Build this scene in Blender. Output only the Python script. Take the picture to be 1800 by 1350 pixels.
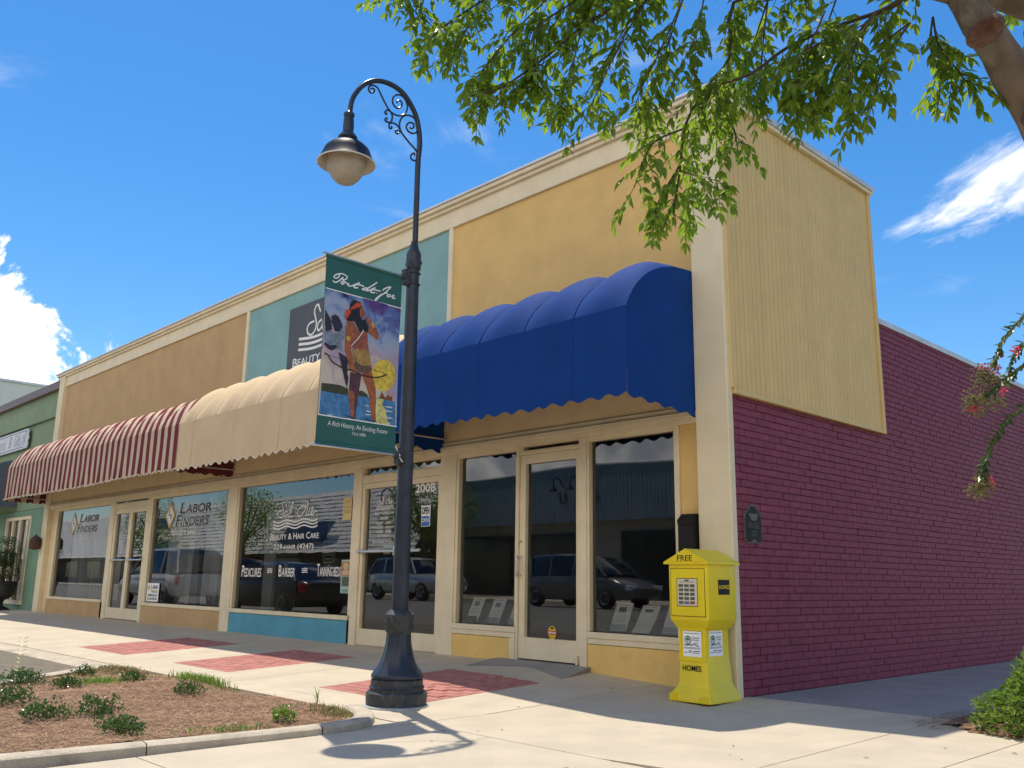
import bpy, bmesh, math, random
import numpy as np
from mathutils import Vector, Matrix
random.seed(7)
for o in list(bpy.data.objects): bpy.data.objects.remove(o)
scene = bpy.context.scene
COL = scene.collection
# ---------------------------------------------------------------- camera
cam = bpy.data.cameras.new('camera'); camo = bpy.data.objects.new('camera', cam); COL.objects.link(camo)
cam.lens = 31.80; cam.sensor_width = 36.0; cam.sensor_fit = 'HORIZONTAL'
cam.clip_start = 0.05; cam.clip_end = 6000
CAM = Vector((4.373, -6.884, 0.918))
ROT = Matrix(((0.6927978, 0.14375252, 0.70665863), (0.72098476, -0.15787043, -0.67472802), (0.01456665, 0.97694019, -0.21301566)))
camo.matrix_world = Matrix.Translation(CAM) @ ROT.to_4x4()
scene.camera = camo
# ---------------------------------------------------------------- light, sky, exposure
SUN_TO = Vector((-0.322, 0.124, 1.0)).normalized()
SUN_EL = math.asin(SUN_TO.z); SUN_AZ = math.atan2(SUN_TO.x, SUN_TO.y)
world = bpy.data.worlds.new('World'); scene.world = world; world.use_nodes = True
nt = world.node_tree; nt.nodes.clear()
def N(t, k, **kw):
    n = t.nodes.new(k)
    for a, b in kw.items(): setattr(n, a, b)
    return n
def math_n(t, op, a, b=None, clamp=False):
    n = N(t, 'ShaderNodeMath', operation=op, use_clamp=clamp)
    for i, v in enumerate((a, b)):
        if v is None: continue
        if isinstance(v, (int, float)): n.inputs[i].default_value = v
        else: t.links.new(v, n.inputs[i])
    return n.outputs[0]
def vmath(t, op, a, b=None):
    n = N(t, 'ShaderNodeVectorMath', operation=op)
    for i, v in enumerate((a, b)):
        if v is None: continue
        if isinstance(v, (tuple, list)): n.inputs[i].default_value = v
        else: t.links.new(v, n.inputs[i])
    return n
def smooth(t, v, lo, hi):
    n = N(t, 'ShaderNodeMapRange', interpolation_type='SMOOTHSTEP')
    t.links.new(v, n.inputs[0]); n.inputs[1].default_value = lo; n.inputs[2].default_value = hi
    return n.outputs[0]
def noise_n(t, vec, scale, detail=6, rough=0.55, dist=0.0):
    n = N(t, 'ShaderNodeTexNoise'); t.links.new(vec, n.inputs['Vector'])
    n.inputs['Scale'].default_value = scale; n.inputs['Detail'].default_value = detail
    n.inputs['Roughness'].default_value = rough; n.inputs['Distortion'].default_value = dist
    return n.outputs[0]
sky = N(nt, 'ShaderNodeTexSky', sky_type='NISHITA', sun_disc=False)
sky.sun_elevation = SUN_EL; sky.sun_rotation = SUN_AZ; sky.altitude = 0
sky.air_density = 1.0; sky.dust_density = 0.2; sky.ozone_density = 2.6
hs = N(nt, 'ShaderNodeHueSaturation'); hs.inputs['Saturation'].default_value = SKY_SAT = 1.35; hs.inputs['Value'].default_value = 1.0
nt.links.new(sky.outputs[0], hs.inputs['Color'])
tc = N(nt, 'ShaderNodeTexCoord'); DIR = tc.outputs['Generated']
sep = N(nt, 'ShaderNodeSeparateXYZ'); nt.links.new(DIR, sep.inputs[0])
# cumulus bank low in the west and scattered fair-weather puffs along the horizon
n1 = noise_n(nt, DIR, 8.5, 11, 0.62, 0.35)
d1 = vmath(nt, 'LENGTH', vmath(nt, 'SUBTRACT', DIR, (-0.955, 0.185, 0.17)).outputs[0]).outputs['Value']
b1 = math_n(nt, 'SUBTRACT', 0.124, d1)
v1 = math_n(nt, 'ADD', math_n(nt, 'MULTIPLY', b1, 3.0), math_n(nt, 'SUBTRACT', n1, 0.5))
m1 = smooth(nt, v1, 0.0, 0.06)
n2 = noise_n(nt, DIR, 3.1, 9, 0.58, 0.25)
hb = math_n(nt, 'ABSOLUTE', math_n(nt, 'SUBTRACT', sep.outputs[2], 0.16))
# the cloud field thickens over the street side, as the shop windows show
sth = smooth(nt, vmath(nt, 'DOT_PRODUCT', DIR, (0.35, -0.94, 0.0)).outputs['Value'], -0.05, 0.55)
hw = math_n(nt, 'MULTIPLY', hb, math_n(nt, 'SUBTRACT', 0.50, math_n(nt, 'MULTIPLY', sth, 0.28)))
v2 = math_n(nt, 'SUBTRACT', n2, math_n(nt, 'SUBTRACT', math_n(nt, 'ADD', 0.60, hw), math_n(nt, 'MULTIPLY', sth, 0.30)))
m2 = smooth(nt, v2, 0.0, 0.07)
# thin wisps higher up and the cirrus streak over the side wall
cu = vmath(nt, 'DOT_PRODUCT', DIR, (0.9245, 0.1632, 0.3445)).outputs['Value']
cv = vmath(nt, 'DOT_PRODUCT', DIR, (0.2433, 0.4431, -0.8628)).outputs['Value']
cw = vmath(nt, 'DOT_PRODUCT', DIR, (-0.2934, 0.8815, 0.3699)).outputs['Value']
comb = N(nt, 'ShaderNodeCombineXYZ')
nt.links.new(math_n(nt, 'MULTIPLY', cu, 9.0), comb.inputs[0]); nt.links.new(math_n(nt, 'MULTIPLY', cv, 26.0), comb.inputs[1]); nt.links.new(cw, comb.inputs[2])
n3 = noise_n(nt, comb.outputs[0], 1.25, 9, 0.62, 0.5)
eu = math_n(nt, 'POWER', math_n(nt, 'ABSOLUTE', math_n(nt, 'DIVIDE', math_n(nt, 'SUBTRACT', cu, 0.03), 0.10)), 2.0)
ev = math_n(nt, 'POWER', math_n(nt, 'ABSOLUTE', math_n(nt, 'DIVIDE', math_n(nt, 'SUBTRACT', cv, 0.002), 0.036)), 2.0)
front = math_n(nt, 'GREATER_THAN', cw, 0.5)
ell = math_n(nt, 'SUBTRACT', 1.0, math_n(nt, 'ADD', eu, ev))
v3 = math_n(nt, 'ADD', math_n(nt, 'MULTIPLY', ell, 0.32), math_n(nt, 'SUBTRACT', n3, 0.5))
m3 = math_n(nt, 'MULTIPLY', math_n(nt, 'MULTIPLY', smooth(nt, v3, 0.0, 0.42), front), 0.85)
n4 = noise_n(nt, vmath(nt, 'MULTIPLY', DIR, (1.0, 1.0, 3.5)).outputs[0], 2.6, 8, 0.6, 0.6)
m4 = math_n(nt, 'MULTIPLY', smooth(nt, n4, 0.58, 0.80), 0.30)
mx = math_n(nt, 'MAXIMUM', math_n(nt, 'MAXIMUM', m1, m2), math_n(nt, 'MAXIMUM', m3, m4))
up = smooth(nt, sep.outputs[2], 0.0, 0.04)
mask = math_n(nt, 'MULTIPLY', mx, up)
shade = noise_n(nt, vmath(nt, 'ADD', DIR, (0.0, 0.0, 0.03)).outputs[0], 11.0, 7, 0.55, 0.35)
cr = N(nt, 'ShaderNodeMix', data_type='RGBA'); nt.links.new(smooth(nt, shade, 0.44, 0.66), cr.inputs[0])
cr.inputs[6].default_value = (9.7, 9.25, 8.8, 1); cr.inputs[7].default_value = (4.4, 4.6, 5.1, 1)
mix = N(nt, 'ShaderNodeMix', data_type='RGBA'); nt.links.new(mask, mix.inputs[0]); nt.links.new(hs.outputs[0], mix.inputs[6]); nt.links.new(cr.outputs[2], mix.inputs[7])
bg = N(nt, 'ShaderNodeBackground'); bg.inputs[1].default_value = 0.093
nt.links.new(mix.outputs[2], bg.inputs[0])
wo = N(nt, 'ShaderNodeOutputWorld'); nt.links.new(bg.outputs[0], wo.inputs[0])
sl = bpy.data.lights.new('sun', 'SUN'); sl.energy = 2.7; sl.angle = math.radians(0.53); sl.color = (1.0, 0.92, 0.78)
so = bpy.data.objects.new('sun', sl); COL.objects.link(so)
so.rotation_euler = (-SUN_TO).to_track_quat('-Z', 'Y').to_euler(); so.location = (0, 0, 30)
scene.view_settings.view_transform = 'Standard'; scene.view_settings.look = 'None'
scene.view_settings.exposure = 0.85; scene.view_settings.gamma = 1.0; scene.view_settings.use_curve_mapping = False
scene.render.engine = 'CYCLES'
scene.cycles.use_denoising = True; scene.cycles.max_bounces = 8; scene.cycles.transparent_max_bounces = 12
scene.cycles.diffuse_bounces = 4; scene.cycles.use_adaptive_sampling = True; scene.cycles.adaptive_threshold = 0.02; scene.cycles.glossy_bounces = 4; scene.cycles.caustics_reflective = False; scene.cycles.caustics_refractive = False
# ---------------------------------------------------------------- materials
MATS = {}
def mat(name, col, rough=0.7, var=0.12, vs=6.0, bump=0.0, bs=60.0, metal=0.0, spec=0.5, col2=None, mixs=None, streak=None, objrand=0.0, transl=None, coat=0.0, sheen=0.0, coords='pos', bdet=4, speck=None):
    """procedural paint/stone/cloth: base colour with soft variation, optional second colour in noise patches, fine relief"""
    if name in MATS: return MATS[name]
    m = bpy.data.materials.new(name); m.use_nodes = True; t = m.node_tree
    b = t.nodes['Principled BSDF']; out = t.nodes['Material Output']
    b.inputs['Roughness'].default_value = rough; b.inputs['Metallic'].default_value = metal
    b.inputs['Specular IOR Level'].default_value = spec; b.inputs['Coat Weight'].default_value = coat
    if coords == 'pos': vec = N(t, 'ShaderNodeNewGeometry').outputs['Position']
    else: vec = N(t, 'ShaderNodeTexCoord').outputs['Object']
    base = N(t, 'ShaderNodeMix', data_type='RGBA')
    nz = noise_n(t, vec, vs, 5, 0.6)
    t.links.new(smooth(t, nz, 0.3, 0.7), base.inputs[0])
    base.inputs[6].default_value = tuple(c * (1 - var) for c in col) + (1,)
    base.inputs[7].default_value = tuple(min(1, c * (1 + var)) for c in col) + (1,)
    c = base.outputs[2]
    if col2 is not None:
        mm = N(t, 'ShaderNodeMix', data_type='RGBA'); s, lo, hi = mixs
        t.links.new(smooth(t, noise_n(t, vec, s, 7, 0.62, 0.3), lo, hi), mm.inputs[0]); t.links.new(c, mm.inputs[6]); mm.inputs[7].default_value = tuple(col2) + (1,)
        c = mm.outputs[2]
    if streak is not None:      # rain streaks: noise stretched in z
        sc, lo, hi, cc = streak
        v2 = vmath(t, 'MULTIPLY', vec, (sc, sc, sc * 0.07)).outputs[0]
        mm = N(t, 'ShaderNodeMix', data_type='RGBA'); t.links.new(smooth(t, noise_n(t, v2, 1.0, 6, 0.6), lo, hi), mm.inputs[0]); t.links.new(c, mm.inputs[6]); mm.inputs[7].default_value = tuple(cc) + (1,)
        c = mm.outputs[2]
    if speck is not None:       # fine aggregate / grit
        sc, amt = speck; mm = N(t, 'ShaderNodeMix', data_type='RGBA', blend_type='MULTIPLY'); mm.inputs[0].default_value = 1.0
        sv = math_n(t, 'ADD', 1.0-amt*.5, math_n(t, 'MULTIPLY', noise_n(t, vec, sc, 3, .7), amt)); cb = N(t, 'ShaderNodeCombineColor')
        for k in range(3): t.links.new(sv, cb.inputs[k])
        t.links.new(c, mm.inputs[6]); t.links.new(cb.outputs[0], mm.inputs[7]); c = mm.outputs[2]
    if objrand > 0:
        oi = N(t, 'ShaderNodeObjectInfo'); h = N(t, 'ShaderNodeHueSaturation')
        t.links.new(math_n(t, 'ADD', 1 - objrand, math_n(t, 'MULTIPLY', oi.outputs['Random'], 2 * objrand)), h.inputs['Value']); t.links.new(c, h.inputs['Color']); c = h.outputs[0]
    t.links.new(c, b.inputs['Base Color'])
    if bump > 0:
        bn = N(t, 'ShaderNodeBump'); bn.inputs['Strength'].default_value = bump; bn.inputs['Distance'].default_value = 0.01
        t.links.new(noise_n(t, vec, bs, bdet, 0.6), bn.inputs['Height']); t.links.new(bn.outputs[0], b.inputs['Normal'])
    if transl is not None:
        tr = N(t, 'ShaderNodeBsdfTranslucent'); tr.inputs[0].default_value = tuple(transl[0]) + (1,)
        ms = N(t, 'ShaderNodeMixShader'); ms.inputs[0].default_value = transl[1]
        t.links.new(b.outputs[0], ms.inputs[1]); t.links.new(tr.outputs[0], ms.inputs[2]); t.links.new(ms.outputs[0], out.inputs[0])
    MATS[name] = m; return m
def emis(name, col, s):
    m = bpy.data.materials.new(name); m.use_nodes = True; b = m.node_tree.nodes['Principled BSDF']
    b.inputs['Base Color'].default_value = tuple(col) + (1,); b.inputs['Emission Color'].default_value = tuple(col) + (1,); b.inputs['Emission Strength'].default_value = s
    return m
def glass_mat(name, tint=(0.80, 0.86, 0.84), ior=1.75, fmax=1.0, bump=0.0):
    m = bpy.data.materials.new(name); m.use_nodes = True; t = m.node_tree; t.nodes.clear()
    fr = N(t, 'ShaderNodeFresnel'); fr.inputs[0].default_value = ior
    tr = N(t, 'ShaderNodeBsdfTransparent'); tr.inputs[0].default_value = tuple(tint) + (1,)
    gl = N(t, 'ShaderNodeBsdfGlossy'); gl.inputs['Roughness'].default_value = 0.0; gl.inputs[0].default_value = (0.96, 0.98, 1.0, 1)
    if bump > 0:
        bn = N(t, 'ShaderNodeBump'); bn.inputs['Strength'].default_value = bump; bn.inputs['Distance'].default_value = 0.02
        t.links.new(noise_n(t, N(t, 'ShaderNodeNewGeometry').outputs['Position'], 0.9, 1, 0.4), bn.inputs['Height']); t.links.new(bn.outputs[0], gl.inputs['Normal'])
    ms = N(t, 'ShaderNodeMixShader'); t.links.new(fr.outputs[0], ms.inputs[0]); t.links.new(tr.outputs[0], ms.inputs[1]); t.links.new(gl.outputs[0], ms.inputs[2])
    o = N(t, 'ShaderNodeOutputMaterial'); t.links.new(ms.outputs[0], o.inputs[0])
    return m
CREAM = mat('cream_trim', (0.78, 0.68, 0.47), 0.6, 0.06, 3, 0.12, 180, col2=(0.68, 0.57, 0.37), mixs=(1.3, 0.55, 0.8))
CREAM_ST = mat('cream_stucco', (0.78, 0.68, 0.47), 0.8, 0.05, 3, 0.55, 130)
HEADER = mat('header_stucco', (0.76, 0.59, 0.34), 0.8, 0.06, 3, 0.5, 130)
TAN_ST = mat('tan_stucco', (0.54, 0.36, 0.175), 0.85, 0.07, 2.2, 0.55, 120, streak=(2.2, 0.52, 0.9, (0.48, 0.315, 0.155)))
YEL_ST = mat('yellow_stucco', (0.76, 0.51, 0.19), 0.85, 0.07, 2.2, 0.55, 120, streak=(2.2, 0.52, 0.9, (0.68, 0.46, 0.185)))
YEL_LIT = mat('yellow_knee_bounce_lit', (0.84, 0.57, 0.19), 0.85, 0.07, 2.2, 0.55, 120, col2=(0.66, 0.44, 0.16), mixs=(2.2, 0.55, 0.85))  # same yellow stucco, brightened: sidewalk bounce light put into the knee wall colour
TEAL_ST = mat('teal_stucco', (0.235, 0.43, 0.44), 0.85, 0.07, 2.2, 0.5, 120, streak=(2.2, 0.5, 0.9, (0.21, 0.39, 0.40)))
BLUE_ST = mat('blue_stucco', (0.10, 0.34, 0.46), 0.8, 0.07, 3, 0.5, 120, col2=(0.09, 0.26, 0.34), mixs=(2, 0.55, 0.85))
SIDING = mat('yellow_siding', (0.70, 0.51, 0.205), 0.55, 0.04, 3, 0.08, 90, streak=(3, 0.55, 0.95, (0.61, 0.44, 0.18)), objrand=0.03)
BRICK = mat('magenta_brick', (0.210, 0.041, 0.074), 0.55, 0.14, 9, 0.45, 90, col2=(0.22, 0.058, 0.080), mixs=(1.1, 0.56, 0.85), objrand=0.07, spec=0.25, streak=(1.6, 0.56, 0.90, (0.235, 0.075, 0.112)), speck=(140, 0.5))
MORTAR = mat('magenta_mortar', (0.165, 0.030, 0.048), 0.8, 0.15, 12, 0.5, 120)
DARK = mat('dark_bronze', (0.03, 0.028, 0.028), 0.5, 0.1)
ALU = mat('aluminium', (0.62, 0.62, 0.62), 0.35, 0.05, metal=0.9)
FLASH = mat('grey_flashing', (0.62, 0.64, 0.66), 0.45, 0.1, 2, metal=0.3)
BLACK = mat('black_paint', (0.012, 0.012, 0.012), 0.55, 0.1, spec=0.25)
DKGL = mat('dark_shop_glass', (0.02, 0.022, 0.024), 0.12, 0.1, spec=0.5)
WHITE = mat('white_vinyl', (0.82, 0.82, 0.80), 0.5, 0.03)
PAPER = mat('white_paper', (0.93, 0.945, 0.96), 0.7, 0.03)
GLASS = glass_mat('window_glass', (0.96, 0.985, 0.98), 2.05, bump=0.012)
GLASS_CLEAR = glass_mat('clear_glass', (0.97, 0.99, 0.985), 2.05, bump=0.012)
ROOM = mat('interior_wall', (0.28, 0.27, 0.245), 0.9, 0.15, 1.5)
ROOM_F = mat('interior_floor', (0.16, 0.145, 0.125), 0.8, 0.15, 2)
# ---------------------------------------------------------------- mesh helpers
class MB:
    def __init__(s): s.v = []; s.f = []
    def add(s, vs, fs):
        o = len(s.v); s.v.extend([tuple(p) for p in vs]); s.f.extend([tuple(i + o for i in q) for q in fs]); return s
    def box(s, x0, x1, y0, y1, z0, z1):
        if x0 > x1: x0, x1 = x1, x0
        if y0 > y1: y0, y1 = y1, y0
        if z0 > z1: z0, z1 = z1, z0
        return s.add([(x0,y0,z0),(x1,y0,z0),(x1,y1,z0),(x0,y1,z0),(x0,y0,z1),(x1,y0,z1),(x1,y1,z1),(x0,y1,z1)],
                     [(0,3,2,1),(4,5,6,7),(0,1,5,4),(1,2,6,5),(2,3,7,6),(3,0,4,7)])
    def cbox(s, x0, x1, y0, y1, z0, z1, c=0.004):
        """box with chamfered vertical and horizontal front edges (all edges)"""
        if x0 > x1: x0, x1 = x1, x0
        if y0 > y1: y0, y1 = y1, y0
        if z0 > z1: z0, z1 = z1, z0
        c = min(c, (x1-x0)*.45, (y1-y0)*.45, (z1-z0)*.45)
        bm = bmesh.new(); bmesh.ops.create_cube(bm, size=1)
        for v in bm.verts: v.co = Vector(((x0+x1)/2 + v.co.x*(x1-x0), (y0+y1)/2 + v.co.y*(y1-y0), (z0+z1)/2 + v.co.z*(z1-z0)))
        bmesh.ops.bevel(bm, geom=list(bm.edges), offset=c, segments=1, affect='EDGES')
        bm.verts.ensure_lookup_table()
        s.add([v.co[:] for v in bm.verts], [[v.index for v in f.verts] for f in bm.faces]); bm.free(); return s
    def quad(s, a, b, c, d): return s.add([a, b, c, d], [(0,1,2,3)])
    def grid(s, P):
        """P[i][j] points"""
        n, m = len(P), len(P[0]); o = len(s.v)
        for r in P: s.v.extend([tuple(p) for p in r])
        for i in range(n-1):
            for j in range(m-1): s.f.append((o+i*m+j, o+(i+1)*m+j, o+(i+1)*m+j+1, o+i*m+j+1))
        return s
    def rings(s, R, cap=True):
        """closed rings lofted"""
        n = len(R[0]); o = len(s.v)
        for r in R: s.v.extend([tuple(p) for p in r])
        for i in range(len(R)-1):
            for j in range(n): s.f.append((o+i*n+j, o+i*n+(j+1)%n, o+(i+1)*n+(j+1)%n, o+(i+1)*n+j))
        if cap:
            s.f.append(tuple(o+j for j in reversed(range(n)))); s.f.append(tuple(o+(len(R)-1)*n+j for j in range(n)))
        return s
    def lathe(s, prof, c=(0,0,0), n=32, flute=None, cap=True):
        R = []
        for k, (r, z) in enumerate(prof):
            ring = []
            for j in range(n):
                a = 2*math.pi*j/n; rr = r
                if flute and flute[0] <= k <= flute[1]: rr = r*(1 + flute[3]*math.cos(flute[2]*a))
                ring.append((c[0]+rr*math.cos(a), c[1]+rr*math.sin(a), c[2]+z))
            R.append(ring)
        return s.rings(R, cap)
    def tube(s, pts, r, n=8, cap=True):
        pts = [Vector(p) for p in pts]; rs = r if isinstance(r, (list, tuple)) else [r]*len(pts)
        R = []; up = None
        for i, p in enumerate(pts):
            t = (pts[min(i+1, len(pts)-1)] - pts[max(i-1, 0)])
            if t.length < 1e-9: t = Vector((0,0,1))
            t.normalize()
            if up is None:
                up = Vector((0,0,1)) if abs(t.z) < 0.9 else Vector((1,0,0))
            u = (up - t*up.dot(t)); u.normalize(); w = t.cross(u); up = u
            R.append([p + (u*math.cos(2*math.pi*j/n) + w*math.sin(2*math.pi*j/n))*rs[i] for j in range(n)])
        return s.rings(R, cap)
    def prism(s, pts2, f0, f1):
        """polygon pts2 (list of 2D) mapped by f0/f1 (functions to 3D) -> extruded prism"""
        n = len(pts2); o = len(s.v)
        s.v.extend([tuple(f0(*p)) for p in pts2]); s.v.extend([tuple(f1(*p)) for p in pts2])
        s.f.append(tuple(o+i for i in range(n))); s.f.append(tuple(o+n+i for i in reversed(range(n))))
        for i in range(n): s.f.append((o+i, o+n+i, o+n+(i+1)%n, o+(i+1)%n))
        return s
    def mesh(s, name):
        me = bpy.data.meshes.new(name); me.from_pydata(s.v, [], s.f); me.update(); return me
    def build(s, name, m, parent=None, smooth=False, fix=True):
        me = s.mesh(name)
        if fix:
            bm = bmesh.new(); bm.from_mesh(me); bmesh.ops.recalc_face_normals(bm, faces=bm.faces); bm.to_mesh(me); bm.free()
        return obj(name, me, m, parent, smooth)
def obj(name, me, m, parent=None, smooth=False):
    o = bpy.data.objects.new(name, me)
    if m is not None and not me.materials: me.materials.append(m)
    if smooth:
        me.polygons.foreach_set('use_smooth', [True]*len(me.polygons))
        try: me.set_sharp_from_angle(angle=math.radians(40))
        except Exception: pass
    COL.objects.link(o)
    if parent is not None:
        o.parent = parent; o.matrix_parent_inverse = Matrix.Translation(-parent.location) if parent.type == 'EMPTY' else Matrix()
    return o
def empty(name, loc=(0,0,0), label=None, cat=None, group=None):
    o = bpy.data.objects.new(name, None); o.location = loc; o.empty_display_size = 0.2; COL.objects.link(o)
    tag(o, label, cat, group); return o
def tag(o, label=None, cat=None, group=None, kind=None):
    if label: o['label'] = label
    if cat: o['category'] = cat
    if group: o['group'] = group
    if kind: o['kind'] = kind
    return o
def catmull(pts, n=8):
    P = [Vector(p) for p in pts]; P = [P[0]*2-P[1]] + P + [P[-1]*2-P[-2]]; out = []
    for i in range(1, len(P)-2):
        for k in range(n):
            t = k/n; a, b, c, d = P[i-1], P[i], P[i+1], P[i+2]
            out.append(0.5*((2*b) + (c-a)*t + (2*a-5*b+4*c-d)*t*t + (3*b-a-3*c+d)*t**3))
    out.append(P[-2]); return out
def ribbon2(pts, w, n=6):
    """flat 2D stroke -> quads list"""
    P = catmull([(p[0], p[1], 0) for p in pts], n) if len(pts) > 2 else [Vector((p[0], p[1], 0)) for p in pts]
    vs = []; fs = []
    for i, p in enumerate(P):
        t = P[min(i+1, len(P)-1)] - P[max(i-1, 0)]
        if t.length < 1e-9: t = Vector((1,0,0))
        t.normalize(); nn = Vector((-t.y, t.x, 0))
        vs += [(p + nn*w/2)[:2], (p - nn*w/2)[:2]]
    for i in range(len(P)-1): fs.append((2*i, 2*i+1, 2*i+3, 2*i+2))
    return vs, fs
_tc = {}
def text2(body, shear=0.0, bold=0.0, space=1.0):
    k = (body, shear, bold, space)
    if k not in _tc:
        c = bpy.data.curves.new('t', 'FONT'); c.body = body; c.shear = shear; c.offset = bold; c.space_character = space; c.resolution_u = 3
        o = bpy.data.objects.new('t', c); me = bpy.data.meshes.new_from_object(o)
        vs = [(v.co.x, v.co.y) for v in me.vertices]; fs = [tuple(p.vertices) for p in me.polygons]
        bpy.data.objects.remove(o); bpy.data.meshes.remove(me); bpy.data.curves.remove(c); _tc[k] = (vs, fs)
    return _tc[k]
def caps2(runs, bold=0.0, gap=0.30):
    """runs: list of (string, scale); laid out on one baseline"""
    V = []; F = []; x = 0
    for body, sc in runs:
        if body == ' ': x += gap; continue
        vs, fs = text2(body, 0, bold)
        x0 = min(p[0] for p in vs); x1 = max(p[0] for p in vs); o = len(V)
        V += [(x + (p[0]-x0)*sc, p[1]*sc) for p in vs]; F += [tuple(i+o for i in q) for q in fs]; x += (x1-x0)*sc + 0.07
    return V, F
def fit2(vf, x0, x1, z0, z1):
    vs, fs = vf; a0 = min(p[0] for p in vs); a1 = max(p[0] for p in vs); b0 = min(p[1] for p in vs); b1 = max(p[1] for p in vs)
    return [(x0 + (p[0]-a0)/(a1-a0)*(x1-x0), z0 + (p[1]-b0)/(b1-b0)*(z1-z0)) for p in vs], fs
def put2(mb, vf, fn): mb.add([fn(*p) for p in vf[0]], vf[1])
def facy(y): return lambda u, v: (u, y, v)
def facx(x): return lambda u, v: (x, u, v)
def lerp(a, b, t): return a + (b-a)*t
def gz(x, y):
    zb = 0.1*min(max(-x/2.2, 0), 1); s = 0.05*min(max(1-x/2, 0), 1)
    return max(zb + s*min(y, 0), -0.055)
SCROLLS = [[[-0.536,5.05],[-0.515,5.064],[-0.496,5.055],[-0.501,5.033],[-0.525,5.015],[-0.55,5.022],[-0.557,5.047],[-0.538,5.08],[-0.501,5.095],[-0.464,5.086],[-0.423,5.035],[-0.383,4.983],[-0.342,4.937],[-0.303,4.916],[-0.245,4.913],[-0.188,4.936],[-0.151,4.979],[-0.137,5.036],[-0.156,5.086],[-0.197,5.116],[-0.249,5.112],[-0.289,5.078],[-0.302,5.027],[-0.281,4.99],[-0.242,4.983],[-0.205,5.015],[-0.2,5.051],[-0.227,5.066],[-0.255,5.041],[-0.248,5.026]],[[-0.04,4.6],[-0.038,4.624],[-0.067,4.608],[-0.079,4.573],[-0.058,4.554],[-0.025,4.56],[0.003,4.59],[-0.002,4.628],[-0.03,4.664],[-0.084,4.695],[-0.145,4.735],[-0.193,4.774],[-0.215,4.828],[-0.205,4.889],[-0.168,4.938],[-0.117,4.963],[-0.064,4.961],[-0.026,4.924],[-0.013,4.871],[-0.031,4.829],[-0.07,4.806],[-0.116,4.809],[-0.141,4.84],[-0.126,4.879],[-0.094,4.903],[-0.061,4.899],[-0.063,4.864],[-0.088,4.845],[-0.102,4.857]],[[-0.356,4.895],[-0.361,4.878],[-0.375,4.893],[-0.354,4.921],[-0.322,4.923],[-0.299,4.898],[-0.297,4.859],[-0.311,4.823],[-0.342,4.811],[-0.371,4.819],[-0.359,4.843],[-0.343,4.835]],[[-0.306,4.788],[-0.295,4.775],[-0.314,4.76],[-0.327,4.78],[-0.316,4.809],[-0.279,4.826],[-0.24,4.819],[-0.213,4.795],[-0.211,4.762],[-0.236,4.741],[-0.256,4.751],[-0.244,4.775],[-0.225,4.771]]]
ARCH = [[0.031,4.483],[0.022,4.755],[-0.012,4.937],[-0.076,5.052],[-0.182,5.148],[-0.309,5.179],[-0.443,5.161],[-0.559,5.096],[-0.647,4.994],[-0.708,4.863],[-0.722,4.715]]
BANNER = [[-0.865,3.454],[-0.115,3.439],[-0.837,1.927],[-0.098,1.936]]
PIC = [[-0.867,3.164],[-0.126,3.169],[-0.853,2.148],[-0.116,2.148]]
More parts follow.
